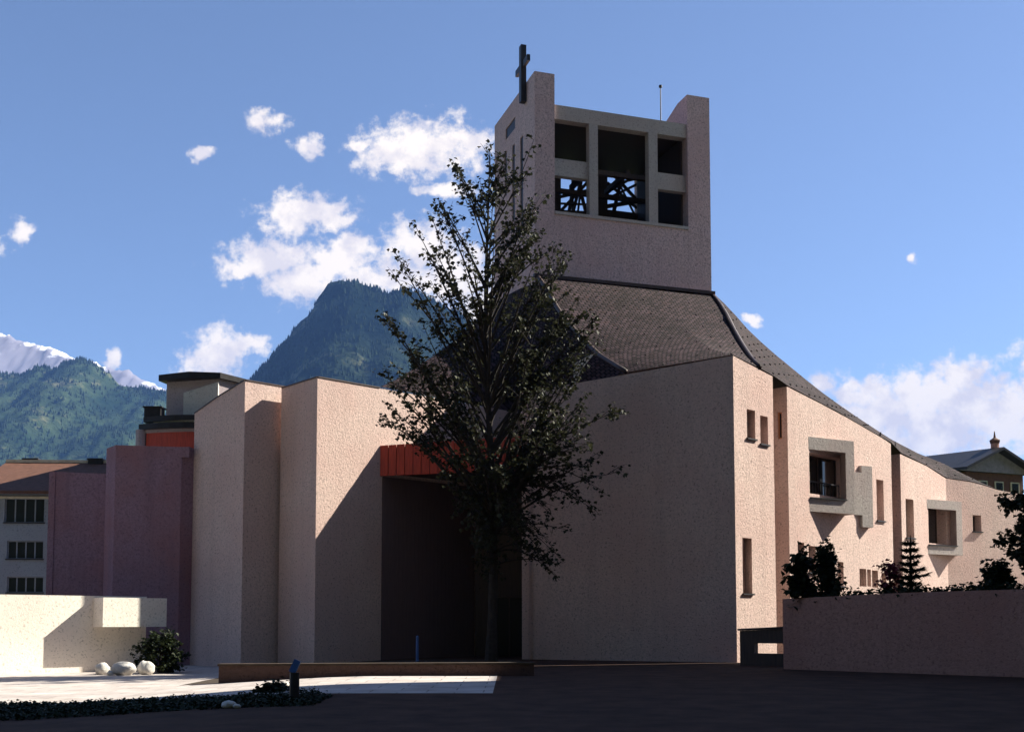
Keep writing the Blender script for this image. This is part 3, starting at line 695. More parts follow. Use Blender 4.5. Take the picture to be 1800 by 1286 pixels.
# ------------------------------------------------------------------ small foreground things
def blob(mb, c, r, seed, n=10, mi=0, amp=.25):
    c = Vector(c); off = Vector((seed * 3.1, seed * 1.7, 0)); rings = []
    for i in range(n + 1):
        th = pi * i / n; ring = []
        for k in range(n * 2):
            ph = 2 * pi * k / (n * 2); d = Vector((sin(th) * cos(ph), sin(th) * sin(ph), cos(th)))
            q = 1 + amp * noise.noise(d * 1.6 + off) + amp * .4 * noise.noise(d * 4 + off)
            ring.append(mb.vert(c + Vector((d.x * r[0], d.y * r[1], d.z * r[2])) * q))
        rings.append(ring)
    for a, b in zip(rings, rings[1:]):
        for k in range(n * 2):
            mb.f.append([b[k], b[(k + 1) % (n * 2)], a[(k + 1) % (n * 2)], a[k]]); mb.m.append(mi)
def boulder(u, v, Y, r, seed, label, group):
    p = at(u, v, Y); mb = MB(); g = gz(p.x, p.y) + PZ
    blob(mb, (p.x, p.y, g + r[2] * .8), r, seed); o = mb.build('boulder', M['stone'], smooth=True)
    tag(o, label, 'boulder', group); return o
gB = 'pale boulders at the foot of the white wall'
boulder(180, 1165, 38.2, (.24, .22, .22), 1, 'round pale boulder at the left end of the row by the white wall', gB)
boulder(218, 1170, 37.8, (.40, .3, .24), 2, 'widest flat pale boulder in the middle of the row by the white wall', gB)
boulder(257, 1164, 38.2, (.28, .24, .25), 3, 'pale boulder at the right end of the row, in front of a dark bush', gB)
boulder(194, 1173, 37.6, (.1, .1, .09), 4, 'smallest pale stone between the round boulder and the wide flat one', gB)
boulder(402, 1252, 20.2, (.13, .1, .07), 5, 'pale stone lying alone in the foreground shadow at the bottom edge', 'loose stones in the foreground')
boulder(500, 1212, 27.0, (.12, .1, .07), 6, 'pale stone lying beside the foot of the dark post', 'loose stones in the foreground')
boulder(416, 1254, 20.0, (.07, .06, .045), 8, 'tiny pale stone just right of the lone foreground stone', 'loose stones in the foreground')
# dark post with sloping blue cap
p = ground_at(517, 1236, .02); p = Vector((p.x, p.y, gz(p.x, p.y) + (PZ if p.y > 23.7 else 0)))
ps = thing('post', p, 'thin dark post with a sloping blue cap in front of the low wall', 'post')
mb = MB(); mb.tube([p, p + Vector((0, 0, .62))], [.10, .095], 12); mb.tube([p, p + Vector((0, 0, .05))], [.17, .15], 12); mb.build('pole', M['dark_metal'], ps)
mb = MB(); c = p + Vector((0, 0, .72)); mb.bar(c + Vector((-.05, 0, -.10)), c + Vector((.06, 0, .13)), .13, .07, up=(0, 1, 0)); mb.build('cap', M['blue'], ps)
# slim blue marker in the dark recess
q = at(733.5, 1160, 40.5); mk = thing('marker_post', (q.x, q.y, PZ), 'slim upright blue marker post standing in the dark entrance recess', 'post')
mb = MB(); mb.tube([(q.x, q.y, PZ), (q.x, q.y, 1.02)], [.055, .05], 10); mb.tube([(q.x, q.y, 1.02), (q.x, q.y, 1.07)], [.06, .02], 10); mb.build('pole', M['blue'], mk)
mb = MB(); mb.tube([(q.x, q.y, PZ), (q.x, q.y, PZ + .06)], [.12, .10], 10); mb.build('base', M['dark_metal'], mk)

# ------------------------------------------------------------------ plants
LEAF = [(0, 0), (.28, .16), (.5, .55), (.24, .6), (0, 1), (-.24, .6), (-.5, .55), (-.28, .16)]
def leaf(mb, p, size, rng, mi=0, droop=.3):
    yaw = rng.uniform(0, 2 * pi); tilt = rng.uniform(-.4, 1.3); roll = rng.uniform(-.7, .7)
    m = Matrix.Rotation(yaw, 3, 'Z') @ Matrix.Rotation(-tilt, 3, 'X') @ Matrix.Rotation(roll, 3, 'Y')
    p = Vector(p); ids = [mb.vert(p + m @ Vector((x * size, y * size, abs(x) * size * .35))) for x, y in LEAF]
    mb.f.append([ids[0], ids[1], ids[2], ids[3], ids[4]]); mb.m.append(mi)
    mb.f.append([ids[0], ids[4], ids[5], ids[6], ids[7]]); mb.m.append(mi)
def bez(a, b, c, n): return [a * (1 - t) ** 2 + b * 2 * t * (1 - t) + c * t * t for t in [k / (n - 1) for k in range(n)]]
def twigleaves(tr, lf, a, d, L, rng, size, nl, rad=.012):
    d = d.normalized(); b = a + d * L; m = a + d * L * .5 + Vector((0, 0, .12 * L))
    path = bez(a, m, b, 4); tr.tube(path, [rad, rad * .8, rad * .6, rad * .35], 4, cap=False)
    for k in range(nl):
        t = .15 + .85 * (k + rng.random()) / nl; q = a.lerp(m, t * 2) if t < .5 else m.lerp(b, t * 2 - 1)
        j = Vector((rng.gauss(0, .07), rng.gauss(0, .07), rng.gauss(0, .06)))
        leaf(lf, q + j, size * rng.uniform(.7, 1.25), rng)
def big_tree():
    rng = random.Random(5); Y = 40.6; base = at(863, 1172, Y); base.z = PZ - .05
    sc = Y / F
    prof = [(262, 825, 885), (300, 798, 895), (340, 798, 930), (380, 742, 985), (430, 692, 985), (480, 674, 1016), (520, 678, 1022), (560, 690, 1040), (600, 634, 1075), (640, 645, 1055), (680, 665, 1095), (720, 664, 1100), (770, 680, 1090), (792, 790, 1088), (850, 800, 1075), (900, 805, 1062), (950, 830, 1040), (1010, 862, 1000)]
    def lr(v):
        for (v0, l0, r0), (v1, l1, r1) in zip(prof, prof[1:]):
            if v0 <= v <= v1:
                t = (v - v0) / (v1 - v0); return l0 + (l1 - l0) * t, r0 + (r1 - r0) * t
        return prof[-1][1:]
    def zof(v): return at(863, v, Y).z
    tr = MB(); lf = MB()
    root = thing('tree', base, 'tall dark maple with thin rising branches in front of the church entrance', 'tree')
    top = at(858, 276, Y)
    tp = [base + Vector((0, 0, 0))]; tr_r = []
    n = 12; path = []
    for k in range(n):
        t = k / (n - 1); z = base.z + (top.z - base.z) * t
        x = base.x + (top.x - base.x) * t + .12 * sin(t * 7); path.append(Vector((x, Y + .1 * cos(t * 5), z)))
    rad = [.17 * (1 - k / (n - 1)) ** .9 + .014 for k in range(n)]; rad[0] = .24
    tr.tube(path, rad, 10)
    def trunk_at(z):
        t = (z - base.z) / (top.z - base.z) * (n - 1); i = max(0, min(n - 2, int(t))); return path[i].lerp(path[i + 1], t - i)
    nb = 178
    for k in range(nb):
        v = 286 + (1005 - 286) * ((k + rng.random()) / nb) ** .92
        l, r = lr(v); ph = rng.uniform(0, 2 * pi); rr = rng.uniform(.45, 1.02) ** .8
        if rng.random() < .3: ph = rng.choice((0, pi)) + rng.gauss(0, .3)
        cx = cos(ph); R_ = (r - 863 if cx > 0 else 863 - l) * sc; Rd = ((r - l) / 2) * sc * .8
        sy_ = sin(ph); tip = Vector((base.x + cx * R_ * rr, Y + sy_ * Rd * rr * (1 if sy_ < 0 else .35), zof(v)))
        rh = sqrt((tip.x - base.x) ** 2 + (tip.y - Y) ** 2)
        zst = tip.z - rh * rng.uniform(1.1, 2.4) if tip.z > 6.5 else tip.z + rng.uniform(-.2, 1.5)
        zst = max(rng.uniform(4.2, 6.6) if tip.z > 6.5 else 3.4, min(zst, top.z - 1)); st = trunk_at(zst)
        ctrl = st.lerp(tip, .45) + Vector((0, 0, .18 * rh if tip.z > zst else .35 * rh))
        bp = bez(st, ctrl, tip, 9); Lb = sum((bp[i + 1] - bp[i]).length for i in range(8))
        r0 = min(.06, .011 + .008 * Lb)
        tr.tube(bp, [r0 * (1 - i / 8) ** .8 + .008 for i in range(9)], 5, cap=False)
        nt_ = int(4 + Lb * 2.7)
        dens = 1.0 if 520 < v < 790 else .72
        for q in range(nt_):
            t = rng.uniform(.32, 1.0); i = min(7, int(t * 8)); p = bp[i].lerp(bp[i + 1], t * 8 - i)
            d = (bp[i + 1] - bp[i]).normalized() + Vector((rng.gauss(0, .75), rng.gauss(0, .75), rng.gauss(.15, .5)))
            twigleaves(tr, lf, p, d, rng.uniform(.3, .8), rng, .165, int(rng.uniform(5, 9) * dens))
        twigleaves(tr, lf, tip, (tip - ctrl), .5, rng, .165, 8)
    # lone twig reaching up to the belfry
    a = trunk_at(zof(420)); tip = at(938, 246, Y); bp = bez(a, a.lerp(tip, .5) + Vector((.3, 0, 0)), tip, 7)
    tr.tube(bp, [.03, .026, .022, .018, .015, .012, .008], 5, cap=False)
    for t in (.8, .9, 1.0): twigleaves(tr, lf, a.lerp(tip, t), Vector((rng.gauss(0, 1), 0, 1)), .3, rng, .18, 5)
    tr.build('trunk', M['bark'], root); lf.build('crown', M['leaf'], root)
big_tree()
def shrub(name, u, v0, v1, Y, wid, label, cat, seed, mats=('leaf_shrub',), shape='round', n=26, size=.16, zb=None, group=None, nl=9):
    rng = random.Random(seed); top = at(u, v0, Y); zb = at(u, v1, Y).z if zb is None else zb
    base = Vector((top.x, Y, zb)); H = top.z - zb; root = thing(name, base, label, cat, group)
    tr = MB(); lf = MB(); tr.tube([base, base + Vector((0, 0, H * .7))], [.05, .02], 6)
    w = wid * Y / F / 2
    for k in range(n):
        f = (k + rng.random()) / n; ph = rng.uniform(0, 2 * pi)
        if shape == 'cone': rr = w * (1.02 - f) ** .8 * rng.uniform(.4, 1)
        else: rr = w * sin(pi * min(.97, .2 + .75 * f)) ** .6 * rng.uniform(.3, 1.05)
        tip = base + Vector((cos(ph) * rr, sin(ph) * rr, H * (.08 + .92 * f)))
        st = base + Vector((0, 0, H * max(.02, f * .8 - .12)))
        tr.tube([st, tip], [.015, .006], 4, cap=False)
        for q in range(5):
            p = st.lerp(tip, rng.uniform(.35, 1)); d = Vector((cos(ph) + rng.gauss(0, .6), sin(ph) + rng.gauss(0, .6), rng.gauss(.5, .5)))
            twigleaves(tr, lf, p, d, rng.uniform(.12, .3) * (H ** .4), rng, size, nl, .007)
    tr.build('stems', M['bark'], root); lf.build('foliage', M[mats[0]], root); return root
def conifer(u, v0, zb, Y, wid, label, seed, name='spruce', tiers=9):
    rng = random.Random(seed); top = at(u, v0, Y); base = Vector((top.x, Y, zb)); H = top.z - zb
    root = thing(name, base, label, 'conifer'); tr = MB(); lf = MB()
    tr.tube([base, base + Vector((0, 0, H * .6)), base + Vector((.02, 0, H))], [.07, .04, .008], 6)
    for k in range(tiers):
        f = k / tiers; z = H * (.12 + .85 * f); L = wid * Y / F / 2 * (1 - f) ** .8 + .06
        for j in range(7):
            ph = 2 * pi * (j + .5 * (k % 2)) / 7 + rng.gauss(0, .15); l_ = L * rng.uniform(.45, 1.15)
            a = base + Vector((0, 0, z)); b = a + Vector((cos(ph) * l_, sin(ph) * l_, l_ * .28)); c = a.lerp(b, .5) - Vector((0, 0, l_ * .12))
            path = bez(a, c, b, 5); tr.tube(path, [.016, .014, .011, .008, .005], 4, cap=False)
            for q in range(int(60 * l_ / .6) + 14):
                t = rng.random(); i = min(3, int(t * 4)); p = path[i].lerp(path[i + 1], t * 4 - i)
                d = Vector((cos(ph) + rng.gauss(0, .8), sin(ph) + rng.gauss(0, .8), rng.gauss(-.15, .45))).normalized()
                s_ = d.cross(Vector((0, 0, 1))).normalized() * .018; ln = rng.uniform(.12, .24)
                lf.face([p - s_, p + s_, p + d * ln]); lf.face([p - Vector((0, 0, .018)), p + d * ln, p + Vector((0, 0, .018))])
    tr.build('trunk', M['bark'], root); lf.build('foliage', M['needle'], root)
zt_ = zg0 - .28
def gp(s, off): p = Wg.pt(s, -off); return p
shrub('shrub', 1412, 968, 1050, 35.6, 62, 'loose leafy shrub at the left end of the garden wall', 'shrub', 21, n=22, size=.2, zb=zt_)
shrub('cypress_bush', 1451, 957, 1050, 35.2, 46, 'narrow pointed evergreen bush beside the leafy shrub on the garden wall', 'bush', 22, shape='cone', n=46, size=.14, zb=zt_)
conifer(1599, 940, zt_, 34.2, 62, 'young spruce with open tiers of branches behind the garden wall', 23)
shrub('red_shrub', 1563, 985, 1045, 34.6, 30, 'reddish shrub left of the young spruce behind the garden wall', 'shrub', 24, mats=('leaf_red',), n=14, size=.12, zb=zt_)
shrub('bush', 1752, 990, 1050, 32.0, 46, 'dense dark bush at the right end of the garden wall', 'bush', 25, n=40, size=.15, zb=zt_)
# trailing ground cover along the top of the wall
rng = random.Random(31); gc = MB()
for k in range(420):
    s = rng.uniform(.8, Wg.L - .2); o = rng.uniform(.1, .9); p = Wg.pt(s, -o); z = topz([(0, zg0), (sgE, zg1)], s)
    hgt = .12 + .3 * max(0, noise.noise(Vector((s * 2.2, 3, 0)))) + .16 * rng.random() * rng.random()
    for q in range(5): leaf(gc, Vector((p.x + rng.gauss(0, .08), p.y + rng.gauss(0, .08), z - .1 + rng.uniform(0, 1) * (hgt + .1))), .12, rng)
o = gc.build('ground_cover', M['leaf_shrub']); tag(o, 'ragged dark ground cover trailing along the top of the brown garden wall', 'ground cover', kind='stuff')
# tree whose branches enter at the right edge
def edge_tree():
    rng = random.Random(41); Y = 33.0; top = at(1800, 868, Y); base = Vector((top.x + .1, Y, zt_)); H = top.z - zt_
    root = thing('tree', base, 'leafy tree behind the garden wall, cut by the right edge of the picture', 'tree'); tr = MB(); lf = MB()
    tr.tube([base, base + Vector((.05, 0, H * .6)), base + Vector((0, 0, H))], [.1, .07, .02], 7)
    for k in range(26):
        f = .35 + .65 * rng.random(); ph = rng.uniform(0, 2 * pi); rr = rng.uniform(.3, .95)
        st = base + Vector((0, 0, H * f * .85)); tip = base + Vector((cos(ph) * rr, sin(ph) * rr, H * f))
        tr.tube([st, tip], [.025, .008], 4, cap=False)
        for q in range(7):
            p = st.lerp(tip, rng.uniform(.4, 1)); twigleaves(tr, lf, p, Vector((cos(ph) + rng.gauss(0, .6), sin(ph) + rng.gauss(0, .6), rng.gauss(0, .6))), .3, rng, .17, 8)
    tr.build('trunk', M['bark'], root); lf.build('crown', M['leaf'], root)
edge_tree()
shrub('bush', 283, 1112, 1178, 39.4, 84, 'dark low bush behind the boulders under the white beam', 'bush', 26, n=48, size=.14, zb=-.22)
shrub('bush', 482, 1206, 1246, 25.0, 60, 'dark low bush beside the blue-capped post in the foreground', 'bush', 27, n=24, size=.12, zb=-.1)
# dark planting bed along the bottom-left edge
rng = random.Random(33); gc = MB()
for k in range(6500):
    x = rng.uniform(-13.5, -3.6); y = rng.uniform(20.2, 24.5 + .9 * noise.noise(Vector((x * .8, 0, 0))) - .35 * max(0, x + 8.5))
    if y > 26.2: continue
    h = .04 + .12 * max(0, noise.noise(Vector((x * 1.1, y * 1.1, 4)))) + .08 * rng.random()
    for q in range(3): leaf(gc, (x + rng.gauss(0, .06), y + rng.gauss(0, .06), gz(x, y) + .08 + rng.random() * h), .075, rng)
o = gc.build('ground_cover', M['needle']); tag(o, 'dark leafy ground cover with a ragged edge along the bottom left', 'ground cover', kind='stuff')

# ------------------------------------------------------------------ neighbouring buildings
# house at the far left
h0 = thing('house', (-22, 58, 0), 'white house with rust brown roof and dark windows behind the mauve wall at far left', 'house')
Ha = plan(-40, 58); Hb = plan(215, 58.4); Wh = Wall(Ha, Hb)
zh = Wh.hit(60, 866)[1]
wins = [hole(Wh, 8, 78, 875, 918), hole(Wh, 12, 76, 950, 982), hole(Wh, 12, 76, 1013, 1041)]
mb = MB(); panel(mb, Wh, [(0, zh), (Wh.L, zh)], ZB, .3, wins, cap0=True, cap1=True); mb.build('wall', M['house_white'], h0)
for h in wins: window(Wh, h, h0, depth=.16, frame='house_white', mull=3)
mb = MB(); mb.prism([Wh.pt(.1, -.31), Wh.pt(Wh.L - .1, -.31), Wh.pt(Wh.L - .1, -8), Wh.pt(.1, -8)], ZB, zh - .02); mb.build('wall', M['house_white'], h0)
zr = Wall(extend(Ha, (0, 1), 4.5), extend(Hb, (0, 1), 4.5)).hit(60, 817)[1]
mb = MB(); A, B = Wh.p3(-.5, zh - .12, .7), Wh.p3(Wh.L + .5, zh - .12, .7); C, D = Wh.p3(Wh.L + .5, zr, -4.5), Wh.p3(-.5, zr, -4.5)
E, G = Wh.p3(Wh.L + .5, zh - .1, -9), Wh.p3(-.5, zh - .1, -9); up = Vector((0, 0, .16))
for a, b, c, d in ((A, B, C, D), (D, C, E, G)):
    mb.quad(a + up, b + up, c + up, d + up); mb.quad(d, c, b, a)
mb.quad(A, B, B + up, A + up); mb.quad(B, C, C + up, B + up); mb.quad(D, A, A + up, D + up)
mb.build('roof', M['rust'], h0)
mb = MB(); mb.bar(D + Vector((0, 0, .2)), C + Vector((0, 0, .2)), .3, .16); mb.build('ridge', M['cream'], h0)
for (ua, ub) in ((44, 68), (158, 182)):
    p = Wh.px((ua + ub) / 2, 818, -4.3); p2 = at((ua + ub) / 2, 816, 62.7); mb = MB(); mb.box((p2.x, p2.y, p2.z), (.8, .5, .5)); mb.box((p2.x, p2.y, p2.z + .28), (.9, .6, .07)); mb.build('chimney', M['dark_metal'], h0)
mb = MB(); mb.prism([Wh.pt(0, .02), Wh.pt(Wh.L, .02), Wh.pt(Wh.L, .14), Wh.pt(0, .14)], Wh.hit(60, 868)[1] - .25, Wh.hit(60, 868)[1]-.13); mb.build('cornice', M['cream'], h0)
# flat-roofed house behind the chapel
fh = thing('flat_roofed_house', (-18, 60, 0), 'grey flat-roofed house with dark eaves and a brown boarded storey behind the mauve chapel', 'house')
Y0 = 60.0; Pc = plan(378, Y0); Pl = extend(Pc, (-.98, .2), 3.05); Pr = extend(Pc, wd, 3.6)
Wq = Wall(Pl, Pc); zq1 = Wq.hit(330, 668)[1]; Wq2 = Wall(Pc, Pr)
mb = MB(); mb.prism([Pl, Pc, Pr, extend(Pr, ld, 3.0), extend(Pl, (.2, .98), 4)], 9, zq1); mb.build('wall', M['grey_render'], fh)
mb = MB(); o_ = .35; mb.prism([Wq.pt(-.3, o_), Wq.pt(Wq.L * .5, o_ + .12), Wq.pt(Wq.L + .12, o_ * .4), Wq2.pt(Wq2.L + .3, .3), extend(Wq2.pt(Wq2.L + .3), ld, 3.2), extend(Wq.pt(-.3), (.2, .98), 4.2)], [zq1 + .002 - .05, zq1 + .03, zq1 + .002, zq1 - .25, zq1 - .25, zq1 - .05], [zq1 + .28, zq1 + .36, zq1 + .30, zq1 - .02, zq1, zq1 + .25]); mb.build('flat_roof', M['dark_metal'], fh)
sA = Wq.s_at(324, 720); mb = MB()
mb.prism([Wq.pt(sA, .006), Wq.pt(Wq.L - .005, .006), Wq.pt(Wq.L - .005, .12), Wq.pt(sA, .12)], Wq.hit(350, 735)[1], [Wq.hit(324, 691)[1], Wq.hit(374, 672)[1], Wq.hit(374, 672)[1], Wq.hit(324, 691)[1]]); mb.build('pale_panel', M['pale_render'], fh)  # paler panel with a sloping top on the left face
# lower storey: curved dark eaves, pale band, brown boards
def arc(u0, u1, Y, bulge, n=10):
    a, b = plan(u0, Y), plan(u1, Y); out = []
    for k in range(n):
        t = k / (n - 1); p = a.lerp(b, t); p = Vector((p.x, p.y - bulge * sin(pi * (t * .8 + .1)) + bulge * .3)); out.append(p)
    return out
def band(mb, pts, back, z0, z1):
    mb.prism(list(pts) + [Vector((pts[-1].x, back)), Vector((pts[0].x, back))], z0, z1)
Yb = 58.6; zz = lambda v: at(300, v, 58.0).z
for nm, mt, ua, ub, va, vb, bl in (('eaves', 'dark_metal', 244, 420, 729, 738, 1.0), ('pale_band', 'pale_render', 262, 420, 738.1, 742, .85), ('eaves', 'dark_metal', 236, 420, 742.1, 752, 1.1), ('pale_band', 'grey_render', 246, 420, 752.1, 758, .8), ('boarding', 'wood_red', 250, 420, 758.1, 800, .75), ('side_post', 'grey_render', 231, 248, 752, 800, .3)):
    mb = MB(); band(mb, arc(ua, ub, Yb, bl), 64, zz(vb), zz(va)); mb.build(nm, M[mt], fh)
mb = MB(); band(mb, arc(231, 420, Yb + .3, .5), 64.2, ZB, zz(801)); mb.build('wall', M['grey_render'], fh)
p0 = at(265, 727, 58.4); mb = MB(); mb.box((p0.x, p0.y + .6, p0.z + .1), (.85, .7, .55)); mb.box((p0.x, p0.y + .6, p0.z + .41), (1.0, .8, .07)); mb.build('vent_box', M['dark_metal'], fh)
# chalet on the right, its gable turned to the right
ch = thing('chalet', (40, 88, 0), 'brown timber house with dark gable roof and capped chimney behind the right wing', 'house')
Yc = 90.0; ga = at(1683, 822, Yc); gb = at(1812, 822, Yc + 3); ap = at(1748, 788, Yc + 1.5)
gdv = Vector((gb.x - ga.x, gb.y - ga.y)); gdv.normalize(); bk = Vector((-gdv.y, gdv.x)) * 14 + Vector((-6, 0))
b3 = Vector((bk.x, bk.y, 0)); eave_z = ga.z
Ga_, Gb_, Ap = Vector((ga.x, ga.y, eave_z)), Vector((gb.x, gb.y, eave_z)), Vector((ap.x, ap.y, ap.z))
nn = Vector((gdv.y, -gdv.x, 0))
mb = MB(); mb.quad(Ga_ + nn, Ap + nn, Ap + b3, Ga_ + b3); mb.quad(Ap + nn, Gb_ + nn, Gb_ + b3, Ap + b3)
dn_ = Vector((0, 0, -.22)); mb.quad(Ga_ + nn + dn_, Ga_ + b3 + dn_, Ap + b3 + dn_, Ap + nn + dn_); mb.quad(Ap + nn + dn_, Ap + b3 + dn_, Gb_ + b3 + dn_, Gb_ + nn + dn_)
mb.quad(Ga_ + nn + dn_, Ap + nn + dn_, Ap + nn, Ga_ + nn); mb.quad(Ap + nn + dn_, Gb_ + nn + dn_, Gb_ + nn, Ap + nn); mb.quad(Ga_ + b3, Ga_ + nn, Ga_ + nn + dn_, Ga_ + b3 + dn_)
mb.build('roof', M['dark_metal'], ch)
mb = MB(); mb.face([Ga_ + dn_ + nn * .3, Gb_ + dn_ + nn * .3, Ap + dn_ * 1.2 + nn * .3]); mb.face([Ap + dn_ * 1.2 + nn * .2, Gb_ + dn_ + nn * .2, Ga_ + dn_ + nn * .2]); mb.build('gable', M['fascia_pale'], ch)
ins = Vector((gdv.x, gdv.y, 0)) * .9
mb = MB(); mb.prism([(Ga_ + ins).xy, (Gb_ - ins).xy, (Gb_ - ins + b3 * .95).xy, (Ga_ + ins + b3 * .95).xy], 0, eave_z - .25); mb.build('wall', M['rust'], ch)
Wch = Wall((Ga_ + ins).xy, (Gb_ - ins).xy)
for k in range(3):
    s = 1.2 + k * 1.7; wf = MB(); wf.prism([Wch.pt(s, .004), Wch.pt(s + .9, .004), Wch.pt(s + .9, .1), Wch.pt(s, .1)], eave_z - 2.0, eave_z - .9); w_ = wf.build('window', M['cream'], ch)
    wp = MB(); wp.prism([Wch.pt(s + .1, .101), Wch.pt(s + .8, .101), Wch.pt(s + .8, .12), Wch.pt(s + .1, .12)], eave_z - 1.9, eave_z - 1.0); wp.build('pane', M['glass'], w_)
cpz = at(1749, 790, Yc + 1.6); mb = MB(); mb.tube([cpz + Vector((0, 0, -.6)), cpz + Vector((0, 0, .5))], [.33, .33], 10)
chm = mb.build('chimney', M['stucco_dark'], ch); mb = MB(); mb.tube([cpz + Vector((0, 0, .5)), cpz + Vector((0, 0, .75)), cpz + Vector((0, 0, .98)), cpz + Vector((0, 0, 1.5))], [.36, .42, .1, .03], 10); mb.build('chimney_cap', M['rust'], chm)
# unseen block added beyond the right edge to cast the forecourt shadow
bf = thing('shadow_block', (24, 26, 0), 'unseen tall stepped block added beyond the right edge to shade the forecourt', 'building')
def caster_block(x0, x1, y0, y1, h, floors):
    Wl = Wall((x0, y1), (x0, y0)); hs_ = []
    for f in range(floors):
        for k in range(int((y1 - y0) / 3.2)):
            s = 1.0 + k * 3.2; hs_.append((s, s + 1.5, 1 + f * h / floors, 2.5 + f * h / floors))
    mb = MB(); panel(mb, Wl, [(0, h), (Wl.L, h)], ZB, .3, hs_, cap0=True, cap1=True); mb.build('wall', M['pale_render'], bf)
    mb = MB(); mb.prism([(x0 + .302, y0), (x1, y0), (x1, y1), (x0 + .302, y1)], ZB, h - .02); mb.build('wall', M['pale_render'], bf)
    mb = MB(); mb.prism([(x0 - .2, y0 - .2), (x1 + .2, y0 - .2), (x1 + .2, y1 + .05), (x0 - .2, y1 + .05)], h + .003, h + .3); mb.build('flat_roof', M['concrete'], bf)
    for i, q in enumerate(hs_):
        if i % 1 == 0: window(Wl, q, bf, depth=.2)
caster_block(17.3, 32, 7.2, 35.2, 24.0, 8)
caster_block(21.9, 34, 35.35, 45.9, 17.3, 5)

# ------------------------------------------------------------------ mountains
def interp(pts, x):
    if x <= pts[0][0]: return pts[0][1]
    for (a, va), (b, vb) in zip(pts, pts[1:]):
        if x <= b:
            t = (x - a) / (b - a); t = t * t * (3 - 2 * t) * .4 + t * .6; return va + (vb - va) * t
    return pts[-1][1]
def fbm(x, y, z=0, o=5):
    s = 0; a = 1; f = 1
    for k in range(o): s += a * noise.noise(Vector((x * f, y * f, z + k * 7.3))); a *= .5; f *= 2.05
    return s
def mountain(name, px, Yr, Yf, mt, label, seed, nx=190, ny=70, rough=1.0, back=900):
    rp = []
    for u, v in px:
        p = at(u, v, Yr); rp.append((p.x, p.z))
    x0, x1 = rp[0][0], rp[-1][0]; mb = MB(); idx = []; ny2 = ny + 14
    def hgt(x, y):
        t = (y - Yf) / (Yr - Yf)
        # ridge profile is read along the line of sight so that shoulders line up with spurs
        xr = x + (1 - t) * 160 * fbm(x / 500, y / 900, seed, 2) if t < 1 else x
        h = interp(rp, xr)
        if t <= 1:
            g = max(0, t); e_ = g ** 1.25
            z = h * e_ + rough * (1 - g ** 6) * g * (55 * fbm(x / 170, y / 300, seed) - 60 * abs(fbm(x / 260, y / 500, seed + 9, 3)))
            z += rough * 7 * fbm(x / 30, y / 30, seed, 3) * min(1, g * 3)
        else: z = h - (y - Yr) * .75 + rough * 8 * fbm(x / 30, y / 30, seed, 3)
        return z
    for j in range(ny2):
        y = Yf + (Yr - Yf) * j / (ny - 1); row = []
        for i in range(nx):
            x = x0 + (x1 - x0) * i / (nx - 1); row.append(mb.vert((x, y, max(-5, hgt(x, y)))))
        idx.append(row)
    for j in range(ny2 - 1):
        for i in range(nx - 1):
            mb.f.append([idx[j][i], idx[j][i + 1], idx[j + 1][i + 1], idx[j + 1][i]]); mb.m.append(0)
    o = mb.build(name, mt, smooth=True, origin=Vector((0, 0, 0))); tag(o, label, None, kind='structure'); return hgt, x0, x1, Yf, Yr
def forestmat(name, c, c2, c3, sc):
    m, nt, b = mat(name); p = worldpos(nt)
    n1 = noisef(nt, p, sc, 6, .7); n2 = noisef(nt, p, sc * 5, 4, .7)
    col = ramp(nt, n1, [(.38, c), (.55, c2), (.68, c3)])
    col = mixc(nt, .5, col, ramp(nt, n2, [(.3, (.35, .35, .35)), (.7, (1.2, 1.2, 1.2))]), 'MULTIPLY')
    nt.links.new(col, b.inputs['Base Color']); b.inputs['Roughness'].default_value = 1; b.inputs['Specular IOR Level'].default_value = 0
    bump(nt, b, n2, 1.0, 8); return m
MF1 = forestmat('dark_forest_slope', (.006, .012, .010), (.018, .028, .018), (.13, .13, .08), .007)
MF2 = forestmat('green_forest_slope', (.014, .028, .016), (.04, .06, .03), (.18, .17, .10), .006)
pk = [(330, 760), (400, 705), (432, 672), (470, 637), (500, 600), (515, 579), (545, 551), (560, 522), (578, 501), (600, 493), (625, 495), (650, 506), (680, 514), (710, 507), (740, 516), (780, 540), (820, 560), (900, 620), (1000, 690), (1150, 800)]
h_a = mountain('mountain', pk, 1900, 1000, MF1, 'steep blue forested peak rising behind the fins of the church', 3, nx=210, ny=80)
lk = [(-260, 690), (-100, 660), (0, 655), (45, 656), (75, 644), (95, 650), (118, 634), (150, 631), (172, 642), (190, 655), (212, 676), (240, 684), (290, 688), (340, 720), (420, 790), (520, 870)]
h_b = mountain('mountain', lk, 2500, 1100, MF2, 'green forested hillside at far left below the snow peaks', 5, nx=210, ny=80)
# low foothill between
m, nt, b = mat('snow_and_rock'); p = worldpos(nt); geo = nt.nodes.new('ShaderNodeNewGeometry')
sx = nt.nodes.new('ShaderNodeSeparateXYZ'); nt.links.new(geo.outputs['Normal'], sx.inputs[0])
k = addm(nt, addm(nt, noisef(nt, p, .004, 8, .75), 1.0, 'MULTIPLY'), addm(nt, sx.outputs['Z'], .35, 'MULTIPLY'))
nt.links.new(ramp(nt, k, [(.84, (.17, .16, .2)), (.90, (.8, .8, .84))]), b.inputs['Base Color']); b.inputs['Roughness'].default_value = .9
MS = m
sk = [(-200, 640), (-80, 610), (0, 585), (40, 598), (60, 603), (75, 608), (90, 611), (112, 620), (130, 628), (165, 636), (196, 648), (225, 652), (262, 672), (300, 690), (420, 760)]
mountain('snow_mountain', sk, 5200, 3200, MS, 'snow-streaked rocky peaks far behind the hillside at left', 8, nx=220, ny=60, rough=1.7)
